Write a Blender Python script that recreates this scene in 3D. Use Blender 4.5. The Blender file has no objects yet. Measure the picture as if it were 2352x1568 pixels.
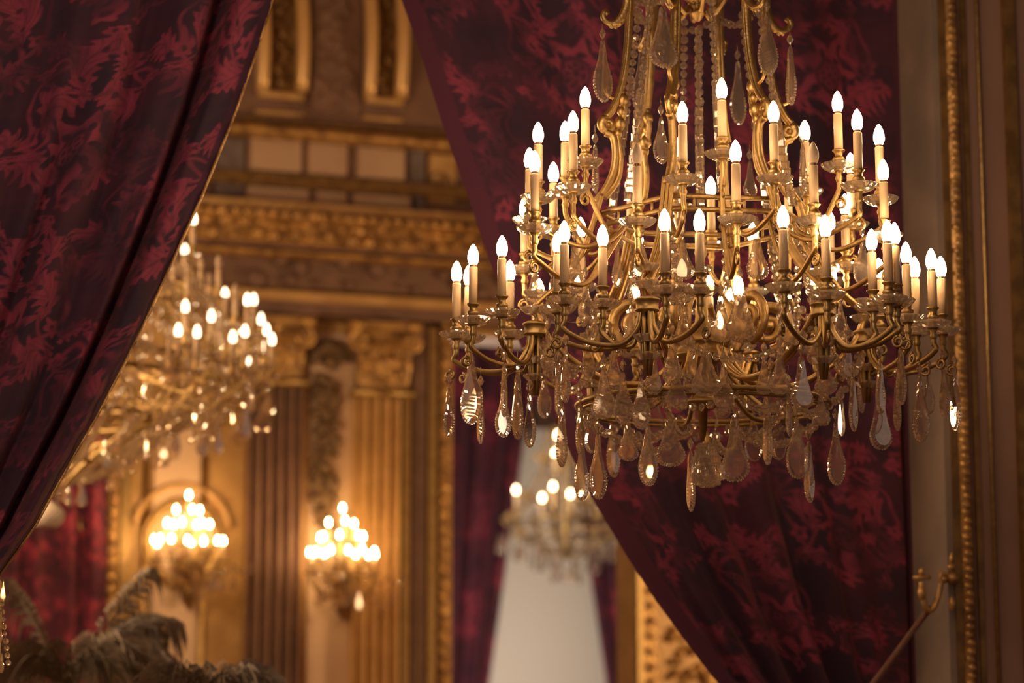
import bpy, math, random
import numpy as np
from mathutils import Vector, Matrix
random.seed(7)
rng = np.random.default_rng(5)
SC = bpy.context.scene
COL = SC.collection
PI = math.pi

# ------------------------------------------------------------------ camera maths (photo 2352 x 1568)
F = 5500.0
PSI = math.radians(18.0); TH = math.radians(9.5)
CAM = Vector((0, 0, 1.6))
FW = Vector((math.sin(PSI)*math.cos(TH), math.cos(PSI)*math.cos(TH), math.sin(TH)))
RT = Vector((math.cos(PSI), -math.sin(PSI), 0))
UP = RT.cross(FW)
FH = Vector((math.sin(PSI), math.cos(PSI), 0))
def ray(x, y): return FW + RT*((x-1176)/F) + UP*((784-y)/F)
def at_h(x, y, d):            # point at horizontal forward distance d
    r = ray(x, y); return CAM + r*(d/r.dot(FH))
def at_y(x, y, Y):            # point on the vertical plane Y = const
    r = ray(x, y); return CAM + r*((Y-CAM.y)/r.y)
def at_z(x, y, z):
    r = ray(x, y); return CAM + r*((z-CAM.z)/r.z)

# ------------------------------------------------------------------ mesh helpers
class MB:
    def __init__(s): s.v = []; s.f = []; s.m = []; s.sm = []
    def add(s, vs, fs, mi=0, smooth=True, M=None):
        o = len(s.v)
        if M is not None: vs = [M @ Vector(v) for v in vs]
        s.v.extend([tuple(v) for v in vs])
        for f in fs:
            s.f.append(tuple(i+o for i in f)); s.m.append(mi); s.sm.append(smooth)
    def lathe(s, prof, n=12, M=None, mi=0, smooth=True, lobes=0, lob=0.0, loop=False, a0=0.0):
        vs = []; fs = []; k = len(prof)
        for i in range(n):
            a = a0 + 2*PI*i/n
            for (r, z) in prof:
                q = r
                if lobes and r > 1e-6: q = r*(1+lob*math.cos(lobes*a))
                vs.append((q*math.cos(a), q*math.sin(a), z))
        for i in range(n):
            j = (i+1) % n
            for p in range(k-1 if not loop else k):
                q = (p+1) % k
                if prof[p][0] < 1e-6 and prof[q][0] < 1e-6: continue
                fs.append((i*k+p, j*k+p, j*k+q, i*k+q))
        s.add(vs, fs, mi, smooth, M)
    def tube(s, pts, r, n=8, mi=0, smooth=True, closed=False, flat=1.0, M=None):
        pts = [Vector(p) for p in pts]; N = len(pts)
        rs = r if isinstance(r, (list, tuple)) else [r]*N
        vs = []; fs = []; nrm = None
        for i in range(N):
            if closed: t = pts[(i+1) % N]-pts[i-1]
            else: t = pts[min(i+1, N-1)]-pts[max(i-1, 0)]
            if t.length < 1e-9: t = Vector((0, 0, 1))
            t.normalize()
            if nrm is None:
                nrm = t.cross(Vector((0.13, 0.21, 1)) if abs(t.z) < .9 else Vector((1, .1, 0))).normalized()
            nrm = (nrm - t*nrm.dot(t))
            if nrm.length < 1e-6: nrm = t.orthogonal()
            nrm.normalize(); b = t.cross(nrm)
            for k in range(n):
                a = 2*PI*k/n
                vs.append(pts[i] + nrm*(math.cos(a)*rs[i]) + b*(math.sin(a)*rs[i]*flat))
        for i in range(N if closed else N-1):
            j = (i+1) % N
            for k in range(n):
                l = (k+1) % n
                fs.append((i*n+k, i*n+l, j*n+l, j*n+k))
        if not closed:
            fs.append(tuple(range(n-1, -1, -1))); fs.append(tuple((N-1)*n+k for k in range(n)))
        s.add(vs, fs, mi, smooth, M)
    def box(s, a, b, mi=0, M=None):
        x0, y0, z0 = a; x1, y1, z1 = b
        vs = [(x0,y0,z0),(x1,y0,z0),(x1,y1,z0),(x0,y1,z0),(x0,y0,z1),(x1,y0,z1),(x1,y1,z1),(x0,y1,z1)]
        s.add(vs, [(0,3,2,1),(4,5,6,7),(0,1,5,4),(1,2,6,5),(2,3,7,6),(3,0,4,7)], mi, False, M)
    def ball(s, c, r, n=8, sx=1, sy=1, sz=1, mi=0, smooth=True, R=None):
        k = max(3, n//2)
        prof = [(r*math.sin(PI*i/k), -r*math.cos(PI*i/k)) for i in range(k+1)]
        prof[0] = (0, -r); prof[-1] = (0, r)
        M = Matrix.Translation(Vector(c))
        if R is not None: M = M @ R.to_4x4()
        M = M @ Matrix.Diagonal((sx, sy, sz, 1))
        s.lathe(prof, n, M, mi, smooth)
    def mesh(s, name, mats):
        me = bpy.data.meshes.new(name)
        me.from_pydata(s.v, [], s.f)
        for m in (mats if isinstance(mats, (list, tuple)) else [mats]): me.materials.append(m)
        me.polygons.foreach_set('material_index', s.m)
        me.polygons.foreach_set('use_smooth', s.sm)
        me.update(); return me
    def build(s, name, mats, parent=None, loc=None):
        return inst(name, s.mesh(name, mats), parent, loc)
def inst(name, me, parent=None, loc=None, rz=0.0, sc=1.0):
    o = bpy.data.objects.new(name, me); COL.objects.link(o)
    if parent is not None: o.parent = parent
    if loc is not None: o.location = loc
    if rz: o.rotation_euler = (0, 0, rz)
    if sc != 1.0: o.scale = (sc, sc, sc)
    return o
def empty(name, loc, label=None, cat=None, group=None):
    o = bpy.data.objects.new(name, None); COL.objects.link(o); o.location = loc
    o.empty_display_size = .1
    tag(o, label, cat, group); return o
def tag(o, label=None, cat=None, group=None, kind=None):
    if label: o['label'] = label
    if cat: o['category'] = cat
    if group: o['group'] = group
    if kind: o['kind'] = kind
    return o
def spline(pts, n=6):
    P = [Vector(p) for p in pts]; out = []
    for i in range(len(P)-1):
        p0 = P[max(i-1, 0)]; p1 = P[i]; p2 = P[i+1]; p3 = P[min(i+2, len(P)-1)]
        for k in range(n):
            t = k/n
            out.append(.5*((2*p1)+(p2-p0)*t+(2*p0-5*p1+4*p2-p3)*t*t+(3*p1-p0-3*p2+p3)*t**3))
    out.append(P[-1]); return out
def interp(pl, t):            # value along a list of (t, v)
    for i in range(len(pl)-1):
        if t <= pl[i+1][0] or i == len(pl)-2:
            a, b = pl[i], pl[i+1]; return a[1]+(b[1]-a[1])*(t-a[0])/(b[0]-a[0])

# ------------------------------------------------------------------ materials
def new_mat(name):
    m = bpy.data.materials.new(name); m.use_nodes = True
    nt = m.node_tree; nt.nodes.clear(); out = nt.nodes.new('ShaderNodeOutputMaterial'); return m, nt, out
def L(nt, a, b): nt.links.new(a, b)
def principled(name, col, rough=.5, metal=0.0, var=0.0, vscale=8.0, col2=None, bump=0.0, bscale=40.0, sheen=0.0, spec=.5):
    m, nt, out = new_mat(name)
    b = nt.nodes.new('ShaderNodeBsdfPrincipled')
    b.inputs['Base Color'].default_value = (*col, 1); b.inputs['Roughness'].default_value = rough
    b.inputs['Metallic'].default_value = metal; b.inputs['Specular IOR Level'].default_value = spec
    if sheen: b.inputs['Sheen Weight'].default_value = sheen
    if var or col2 or bump:
        tc = nt.nodes.new('ShaderNodeTexCoord')
    if col2 is not None:
        n = nt.nodes.new('ShaderNodeTexNoise'); n.inputs['Scale'].default_value = vscale; n.inputs['Detail'].default_value = 4
        L(nt, tc.outputs['Object'], n.inputs['Vector'])
        r = nt.nodes.new('ShaderNodeValToRGB')
        r.color_ramp.elements[0].position = .38; r.color_ramp.elements[1].position = .62
        r.color_ramp.elements[0].color = (*col, 1); r.color_ramp.elements[1].color = (*col2, 1)
        L(nt, n.outputs['Fac'], r.inputs['Fac']); L(nt, r.outputs['Color'], b.inputs['Base Color'])
    if bump:
        n2 = nt.nodes.new('ShaderNodeTexNoise'); n2.inputs['Scale'].default_value = bscale; n2.inputs['Detail'].default_value = 3
        L(nt, tc.outputs['Object'], n2.inputs['Vector'])
        bp = nt.nodes.new('ShaderNodeBump'); bp.inputs['Strength'].default_value = bump; bp.inputs['Distance'].default_value = .02
        L(nt, n2.outputs['Fac'], bp.inputs['Height']); L(nt, bp.outputs['Normal'], b.inputs['Normal'])
    L(nt, b.outputs[0], out.inputs[0]); return m
def emission(name, col, strength):
    m, nt, out = new_mat(name); e = nt.nodes.new('ShaderNodeEmission')
    e.inputs[0].default_value = (*col, 1); e.inputs[1].default_value = strength
    L(nt, e.outputs[0], out.inputs[0]); return m
def crystal_mat(name, tint=(1, .97, .93), milky=.16, clear=.3, rough=.03):
    m, nt, out = new_mat(name)
    g = nt.nodes.new('ShaderNodeBsdfGlass'); g.inputs['Color'].default_value = (*tint, 1); g.inputs['IOR'].default_value = 1.52
    g.inputs['Roughness'].default_value = rough
    t = nt.nodes.new('ShaderNodeBsdfTransparent'); t.inputs[0].default_value = (*tint, 1)
    d = nt.nodes.new('ShaderNodeBsdfDiffuse'); d.inputs[0].default_value = (.9, .78, .64, 1)
    tr = nt.nodes.new('ShaderNodeBsdfTranslucent'); tr.inputs[0].default_value = (.9, .78, .64, 1)
    m1 = nt.nodes.new('ShaderNodeMixShader'); m1.inputs[0].default_value = clear
    L(nt, g.outputs[0], m1.inputs[1]); L(nt, t.outputs[0], m1.inputs[2])
    m2 = nt.nodes.new('ShaderNodeMixShader'); m2.inputs[0].default_value = .5
    L(nt, d.outputs[0], m2.inputs[1]); L(nt, tr.outputs[0], m2.inputs[2])
    m3 = nt.nodes.new('ShaderNodeMixShader'); m3.inputs[0].default_value = milky
    L(nt, m1.outputs[0], m3.inputs[1]); L(nt, m2.outputs[0], m3.inputs[2])
    L(nt, m3.outputs[0], out.inputs[0]); return m
def cloth_mat(name, dark, red, rough=.75, sheen=.25):
    m, nt, out = new_mat(name)
    a = nt.nodes.new('ShaderNodeAttribute'); a.attribute_name = 'weave'
    r = nt.nodes.new('ShaderNodeValToRGB')
    r.color_ramp.elements[0].color = (*dark, 1); r.color_ramp.elements[1].color = (*red, 1)
    L(nt, a.outputs['Fac'], r.inputs['Fac'])
    b = nt.nodes.new('ShaderNodeBsdfPrincipled'); b.inputs['Roughness'].default_value = rough
    b.inputs['Sheen Weight'].default_value = sheen; b.inputs['Sheen Tint'].default_value = (.8, .4, .45, 1)
    b.inputs['Specular IOR Level'].default_value = .15
    tc = nt.nodes.new('ShaderNodeTexCoord'); n = nt.nodes.new('ShaderNodeTexNoise'); n.inputs['Scale'].default_value = 260
    L(nt, tc.outputs['Object'], n.inputs['Vector'])
    bp = nt.nodes.new('ShaderNodeBump'); bp.inputs['Strength'].default_value = .25; bp.inputs['Distance'].default_value = .002
    L(nt, n.outputs['Fac'], bp.inputs['Height']); L(nt, bp.outputs['Normal'], b.inputs['Normal'])
    L(nt, r.outputs['Color'], b.inputs['Base Color']); L(nt, b.outputs[0], out.inputs[0]); return m

BULB_L = 42.0
M = dict(
    gold=principled('gilt_bronze', (.57, .38, .16), .43, 1.0, col2=(.46, .30, .115), vscale=30, bump=.12, bscale=90),
    goldd=principled('darker_gilt_bronze', (.47, .32, .14), .46, 1.0, col2=(.36, .24, .095), vscale=24),  # same gilt tones, mixed a step darker
    wallgold=principled('gilded_plaster', (.70, .42, .16), .5, .15, col2=(.57, .33, .115), vscale=5, bump=.35, bscale=16),
    relief=principled('gilded_relief', (.72, .42, .14), .40, .5, col2=(.36, .20, .075), vscale=11, bump=.5, bscale=22),
    wallbrown=principled('dark_gilded_plaster', (.27, .15, .098), .6, .1, col2=(.20, .11, .072), vscale=4, bump=.5, bscale=12),
    pale=principled('painted_beige_panel', (.60, .40, .25), .6, 0, col2=(.52, .33, .20), vscale=3),
    cream=principled('cream_panel', (.80, .55, .35), .6, 0, col2=(.74, .50, .30), vscale=3),
    bluegrey=principled('painted_blue_grey_panel', (.13, .09, .085), .6, 0, col2=(.22, .17, .15), vscale=6),
    bronze=principled('dark_bronze', (.20, .11, .04), .45, .5, col2=(.32, .18, .06), vscale=14),
    sleeve=principled('ivory_candle_sleeve', (.86, .60, .34), .32, 0, spec=.5),
    collar=principled('brown_bulb_collar', (.30, .15, .06), .35, .6),
    bulb=emission('lit_bulb', (1.0, .66, .36), BULB_L),
    sconcebulb=emission('lit_sconce_bulb', (1.0, .62, .27), 85.0),
    salonbulb=emission('lit_salon_bulb', (1.0, .72, .45), 7.0),
    farbulb=emission('lit_far_bulb', (1.0, .66, .36), 26.0),
    unlit=principled('frosted_unlit_bulb', (.80, .58, .38), .35, 0),
    crystal=crystal_mat('cut_crystal', tint=(1, .95, .89), milky=.055, clear=.46, rough=.0),
    rim=crystal_mat('cut_crystal_rim', tint=(1, .96, .90), milky=.20, clear=.2, rough=.0),
    bead=crystal_mat('crystal_bead', tint=(1, .95, .88), milky=.09, clear=.28, rough=.0),
    dish=crystal_mat('moulded_glass', tint=(1, .95, .88), milky=.14, clear=.25, rough=.05),
    wire=principled('thin_wire', (.35, .22, .1), .4, 1.0),
    cloth=cloth_mat('burgundy_damask', (.048, .031, .054), (.37, .066, .124)),
    cloth_far=cloth_mat('distant_burgundy_damask', (.055, .021, .034), (.48, .063, .105)),
    cord=principled('gold_cord', (.22, .10, .06), .7, 0, bump=.4, bscale=120),
    wallside=principled('brown_wall', (.36, .21, .155), .6, 0, col2=(.33, .19, .14), vscale=4),
    marble=principled('grey_brown_marble', (.24, .185, .15), .5, 0, col2=(.34, .25, .19), vscale=3.2),
    white=principled('white_window_blind', (.80, .74, .66), .8),
    ceiling=principled('dim_ceiling', (.25, .15, .08), .8),
    floor=principled('parquet', (.16, .08, .035), .35, 0, col2=(.22, .11, .05), vscale=6),
    leaf=principled('palm_leaf', (.27, .20, .14), .55, 0, col2=(.19, .145, .105), vscale=9),
    stem=principled('palm_stem', (.12, .08, .04), .7),
    pot=principled('bronze_planter', (.15, .09, .045), .4, .6),
    carved=principled('dark_carved_leaves', (.13, .075, .035), .6, .1, col2=(.22, .125, .05), vscale=14),
    nichegold=principled('gilded_niche_moulding', (.95, .60, .24), .34, .35),
    hobnail=principled('hobnail_glass', (.85, .72, .56), .25, 0, bump=.3, bscale=60),
)

# ------------------------------------------------------------------ damask weave (0 dark velvet .. 1 red satin)
def smooth(e0, e1, x):
    t = np.clip((x-e0)/(e1-e0), 0, 1); return t*t*(3-2*t)
_ph = rng.uniform(0, 6.28, (14, 2)); _di = rng.normal(0, 1, (14, 2))
def lownoise(u, v, fr):
    r = np.zeros_like(u)
    for k in range(14):
        d = _di[k]/np.linalg.norm(_di[k])*(fr*(.6+.09*k))
        r += np.sin(u*d[0]*6.28+v*d[1]*6.28+_ph[k, 0])
    return r/np.sqrt(14)
def damask(u, v, W=.46, H=.66, soft=.006):
    u = u + .016*lownoise(u, v, 4.5); v = v + .016*lownoise(u+5, v-3, 4.5)
    row = np.floor(u/W); v2 = v + (row % 2)*H*.5
    x = (u/W-row-.5)*W; tv = np.floor(v2/H); y = (v2/H-tv-.5)*H
    ax = np.abs(x)
    s = np.zeros_like(u)
    def blob(m): np.maximum(s, m, out=s)
    # central pomegranate
    r = np.hypot(x, (y-.10)*.85); th = np.arctan2(y-.10, x)
    pet = .105*(1+.20*np.cos(7*th)+.06*np.cos(14*th+1))
    m = smooth(soft, -soft, r-pet)*(1-smooth(soft, -soft, r-.062)*.85)
    for k in range(6):
        a = k*1.047+.3
        m = m*(1-smooth(soft, -soft, np.hypot(x-.082*np.cos(a), y-.10-.082*np.sin(a))-.016))
    blob(m)
    for k in range(7):
        a = k*.9; q = np.hypot(x-.032*np.cos(a), y-.10-.032*np.sin(a)); blob(.75*smooth(soft, -soft, np.abs(q-.016)-.005))
    # big serrated leaves either side (mirrored)
    for (cx, cy, a, b, rot, ser) in ((.125, -.06, .115, .056, .9, 6), (.15, .17, .10, .048, -.5, 6), (.075, -.22, .12, .050, 1.25, 7), (.19, -.27, .07, .036, .2, 5)):
        dx = ax-cx; dy = y-cy
        p = dx*np.cos(rot)+dy*np.sin(rot); q = -dx*np.sin(rot)+dy*np.cos(rot)
        q = q - .6*p*p/a
        w = b*(1-(p/a)**2)*(1+.30*np.sin(ser*p/a*3.1))
        e = np.where(np.abs(p) < a, np.abs(q)-w, .05)
        vein = smooth(.007, .002, np.abs(q)) + .8*smooth(.35, .75, np.sin((p*.8+np.abs(q))*2*PI/.028))*smooth(.0, .3, np.abs(q)/np.maximum(w, 1e-4))
        hole = smooth(.013, .007, np.hypot((np.abs(p)-.045), q-.004))
        blob(smooth(soft, -soft, e)*(1-.45*np.clip(vein, 0, 1))*(1-.9*hole))
    # scrolling stems
    for (cx, cy, R, w, a0, a1) in ((.02, -.02, .20, .007, -1.2, 1.0), (.23, .02, .11, .006, 1.6, 4.2), (.10, .30, .12, .006, 2.4, 5.6), (.16, -.16, .05, .006, -2.4, 2.0)):
        dx = ax-cx; dy = y-cy; rr = np.hypot(dx, dy); aa = np.arctan2(dy, dx)
        aa = np.where(aa < a0, aa+2*PI, aa)
        blob(.8*smooth(soft, -soft, np.abs(rr-R)-w)*((aa >= a0) & (aa <= a1)))
    # small rosettes
    for (cx, cy, R) in ((.195, .06, .030), (.06, .27, .034), (.21, -.16, .022), (.02, -.31, .028)):
        dx = ax-cx; dy = y-cy; rr = np.hypot(dx, dy); aa = np.arctan2(dy, dx)
        blob(smooth(soft, -soft, rr-R*(1+.25*np.cos(5*aa)))*(1-.9*smooth(soft, -soft, rr-R*.36)))
    n = .5+.5*np.tanh(1.5*lownoise(u*1.0+2, v+7, 1.3)+1.3*lownoise(u*1.3+4, v-2, 5.0)+.15)
    fine = .5+.5*np.tanh(lownoise(u-1, v+1, 14.0))
    base = .06+.07*np.tanh(lownoise(u+9, v, 2.4))+.04*fine
    return np.clip(base+s*(.14+.80*n)*(.75+.25*fine), 0, 1)

def grid_object(name, P, W, mat, parent=None):
    nt_, ns_ = P.shape[:2]
    me = bpy.data.meshes.new(name)
    idx = np.arange(nt_*ns_).reshape(nt_, ns_)
    q = np.stack([idx[:-1, :-1], idx[:-1, 1:], idx[1:, 1:], idx[1:, :-1]], -1).reshape(-1, 4)
    me.vertices.add(nt_*ns_); me.vertices.foreach_set('co', P.reshape(-1).astype(np.float32))
    me.loops.add(q.size); me.loops.foreach_set('vertex_index', q.reshape(-1).astype(np.int32))
    me.polygons.add(len(q)); me.polygons.foreach_set('loop_start', np.arange(0, q.size, 4, dtype=np.int32))
    me.polygons.foreach_set('use_smooth', np.ones(len(q), dtype=bool))
    me.update(calc_edges=True); me.validate()
    at = me.attributes.new('weave', 'FLOAT', 'POINT'); at.data.foreach_set('value', W.reshape(-1).astype(np.float32))
    me.materials.append(mat)
    return inst(name, me, parent)
def poly_at(pl, t):           # pl: [(x, y)] by y
    ys = np.array([p[1] for p in pl]); xs = np.array([p[0] for p in pl]); return np.interp(t, ys, xs)
def curtain(name, E, O, Y, y0, y1, ns, nt_, fold, mat, weave):
    t = np.linspace(0, 1, nt_)[:, None]; s = np.linspace(0, 1, ns)[None, :]
    py = y0+(y1-y0)*t+0*s
    ex = poly_at(E, py); ox = poly_at(O, py); px = ex+(ox-ex)*s
    fy = fold(s, t, py)
    def rays(ax, ay):
        r = np.zeros(ax.shape+(3,))
        for k in range(3): r[..., k] = FW[k]+RT[k]*(ax-1176)/F+UP[k]*(784-ay)/F
        return r
    r = rays(px, py)
    P = np.array(CAM)+r*((Y)/r[..., 1])[..., None]      # cloth plane, then the folds push it to and fro
    P[..., 1] += fy
    # cloth coordinates: arc lengths
    du = np.linalg.norm(np.diff(P, axis=1), axis=2); U = np.concatenate([np.zeros((nt_, 1)), np.cumsum(du, 1)], 1)
    dv = np.linalg.norm(np.diff(P[:, :1], axis=0), axis=2); V = np.concatenate([np.zeros((1, 1)), np.cumsum(dv, 0)], 0)+0*s
    return grid_object(name, P, weave(U, V, s, t, py), mat)

# ------------------------------------------------------------------ room shell
YO = 7.55                     # front face of the wall with the curtained opening
YB = 15.6                     # back wall of the gilded salon
YF = 27.0                     # window wall of the room beyond
def wall_box(name, a, b, mat, label=None):
    mb = MB(); mb.box(a, b); o = mb.build(name, mat); tag(o, label, kind='structure'); return o
wall_box('floor', (-6, -6, -.1), (22, 28, 0), M['floor'])
wall_box('ceiling', (-6, -6, 7.4), (22, 28, 7.6), M['ceiling'])
XJ = at_y(2172, 784, YO).x    # right jamb of the opening
wall_box('wall_right', (XJ, YO, 0), (XJ+4.2, YO+.22, 7.4), M['wallside'], 'brown panelled wall right of the curtained opening')
wall_box('wall_left', (-6, YO+.1, 0), (-1.6, YO+.3, 7.4), M['wallside'])
# marble facing on the jamb reveal
mb = MB(); mb.box((XJ-.03, YO-.02, 0), (XJ+.001, YO+.24, 7.4)); tag(mb.build('trim_1', M['marble']), 'grey brown marble reveal beside the beaded gilt moulding', kind='structure')
# beaded gilt moulding along the jamb
def vline_x(px, py, Y): return at_y(px, py, Y).x
xb = vline_x(2207, 784, YO-.03)
mb = MB()
mb.tube([(xb, YO-.01, 0), (xb, YO-.01, 7.4)], .030, 10)
z = 1.4; k = 0
while z < 4.4:
    mb.ball((xb+.004*math.sin(k*2.1), YO-.030, z), .0215, 8, sx=1.0, sy=.8, sz=.72, R=Matrix.Rotation(.5, 3, 'Y')); z += .0285; k += 1
tag(mb.build('trim_2', M['relief']), 'beaded gilt moulding running up the jamb', kind='structure')
for (px, w, pr, mt, lab) in ((2186, .012, .03, 'bronze', 'dark groove beside the beaded gilt moulding'), (2236, .010, .012, 'bronze', 'dark fillet right of the beaded moulding'),
                        (2272, .0075, .03, 'gold', 'thin bright gilt fillet on the right wall'), (2346, .02, .03, 'bronze', 'dark edge of the panel at the far right')):
    x = vline_x(px, 784, YO-pr); mb = MB()
    if mt == 'gold': mb.tube([(x, YO-pr*.6, 0), (x, YO-pr*.6, 7.4)], w, 10)
    else: mb.box((x-w, YO-pr, 0), (x+w, YO+.02, 7.4))
    tag(mb.build('trim_%d' % (3+[2186, 2236, 2272, 2346].index(px)), M[mt]), lab, kind='structure')
# ------------------------------------------------------------------ main chandelier
D0 = 7.0
AX = at_h(1612, 784, D0); AX = Vector((AX.x, AX.y, 0))
def rel(p): return (p-AX).dot(RT), -((p-AX).dot(FH))          # (right, towards camera)
def pol(R, deg, z):           # local point of the chandelier, angle measured from the front towards image right
    a = math.radians(deg); v = RT*(R*math.sin(a)) - FH*(R*math.cos(a)); return Vector((v.x, v.y, z))
def zat(y, R=0.0, deg=0.0):   # world height of image row y at that spot of the chandelier
    p = AX+pol(R, deg, 0); d = p.dot(FH); return at_h(1176+F*(p.dot(RT))/d*1.0, y, d).z

# shared meshes
def lathe_mesh(name, prof, n, mat, **k):
    mb = MB(); mb.lathe(prof, n, **k); return mb.mesh(name, mat)
SLEEVE = lathe_mesh('candle_sleeve', [(0, .050), (.0128, .050), (.0128, .160), (.0118, .162), (0, .162)], 16, M['sleeve'])
def bulb_mesh(mat):
    mb = MB()
    mb.lathe([(.0095, .160), (.0103, .161), (.0103, .169), (.0095, .170)], 14, mi=1)
    mb.lathe([(.0095, .168), (.0128, .174), (.0152, .181), (.0163, .189), (.0158, .198), (.0138, .208), (.0105, .217), (.0066, .2245), (.0028, .2295), (0, .2312)], 14)
    return mb.mesh('light_bulb', [mat, M['collar']])
BULB = bulb_mesh(M['bulb']); UNLIT = bulb_mesh(M['unlit']); FARB = bulb_mesh(M['farbulb'])
DISH = lathe_mesh('drip_pan', [(.012, .003), (.030, .000), (.040, .004), (.0505, .0125), (.0525, .011), (.050, .006), (.040, -.004), (.028, -.009), (.012, -.006)], 40, M['dish'], lobes=20, lob=.022, loop=True, smooth=False)
CUP = [(0, -.012), (.008, -.012), (.016, -.008), (.017, .001), (.009, .006), (.0085, .012), (.016, .020), (.0185, .026), (.0165, .031), (.0115, .034), (.0115, .042), (.0145, .048), (.0185, .051), (.0185, .054), (.013, .056), (0, .056)]

def pendant_mesh(ar, thick=.16, kind=0):
    """flat cut-crystal drop, height 1, width ar, hanging from the origin"""
    pts = []
    N = 64
    def halfw(t):             # t 0 top .. 1 bottom
        if t < .16: return .115*min(1, .55+t*5)
        if t < .185: return .115+(.15-.115)*(t-.16)/.025
        if kind == 0:
            k = (t-.185)/.815
            if k < .62: q = k/.62; return .15+(.5-.15)*(q*q*(3-2*q)*.75+q*.25)
            q = (k-.62)/.38; return .5*math.sqrt(max(0, 1-q**2.1))
        k = (t-.185)/.815
        if k < .72: q = k/.72; return .15+(.5-.15)*q**1.5
        q = (k-.72)/.28; return .5*math.sqrt(max(0, 1-q**2.4))
    sc = ar
    for side in (1, -1):
        rng_ = range(N+1) if side == 1 else range(N-1, 0, -1)
        for i in rng_:
            t = i/N; t = t if t < .5 else 1-(1-t)**1.5*(.5**-.5)
            w = halfw(t)
            if side == 1: pts.append((w, t))
            else: pts.append((-w, t))
    # scalloped rim over the lower part
    out = []
    n = len(pts)
    acc = 0
    for i in range(n):
        x, t = pts[i]; px, pt = pts[i-1] if i else pts[0]
        acc += math.hypot((x-px)*sc, t-pt)
        k = 1.0
        if t > .52: k = 1+.035*abs(math.sin(acc*PI/.058))*min(1, (t-.5)*6)-.02
        cx, cy = 0, .68
        out.append((x*k*sc, cy+(t-cy)*k if t > .52 else t))
    def ring(sf, y):
        return [(x*sf, y, -(.62+(t-.62)*(1-(1-sf)*.55))) for x, t in out]
    th = thick*ar*.5
    mb = MB()
    vs = ring(1, -th*.35)+ring(1, th*.35)+ring(.74, -th)+ring(.74, th)
    fs = []
    for i in range(n):
        j = (i+1) % n
        fs += [(i, n+i, n+j, j), (2*n+i, i, j, 2*n+j), (n+i, 3*n+i, 3*n+j, n+j)]
    fs.append(tuple(2*n+i for i in range(n))); fs.append(tuple(3*n+i for i in range(n-1, -1, -1)))
    mb.add(vs, fs, 0, False)
    acc2 = 0; lastp = None
    for i in range(n):
        x, t = out[i]
        if t < .50: lastp = None; continue
        if lastp is not None: acc2 += math.hypot(x-lastp[0], t-lastp[1])
        lastp = (x, t)
        if acc2 >= .042:
            acc2 = 0; mb.ball((x*.985, 0, -t), .0195, 6, sy=1.0+th*8, mi=1, smooth=False)
    return mb.mesh('crystal_pendant', [M['crystal'], M['rim']])
PEND = [(a, pendant_mesh(a, t, k)) for a, t, k in ((.30, .30, 0), (.38, .26, 0), (.46, .24, 1), (.56, .22, 1))]
def bead_prof(r, h=None):
    h = h or r*.62
    return [(0, -h), (r*.45, -h), (r, -h*.25), (r, h*.25), (r*.45, h), (0, h)]
def bead_into(mb, c, r, nrm=None, el=1.0):
    nrm = nrm or -FH
    q = Vector((0, 0, 1)).rotation_difference(Vector(nrm)).to_matrix().to_4x4()
    Mx = Matrix.Translation(Vector(c)) @ q @ Matrix.Diagonal((1, el, 1, 1))
    mb.lathe(bead_prof(r), 8, Mx, smooth=False, a0=PI/8)
def hang_bead_mesh():
    mb = MB(); mb.lathe([(0, .038), (.006, .030), (.0105, .020), (.006, .009), (0, .001)], 6, smooth=False)
    mb.tube([(0, 0, .036), (0, 0, .062)], .0009, 5, mi=1); mb.tube([(0, 0, .003), (0, 0, -.012)], .0009, 5, mi=1)
    return mb.mesh('hanging_bead', [M['bead'], M['wire']])
HBEAD = hang_bead_mesh()

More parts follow.
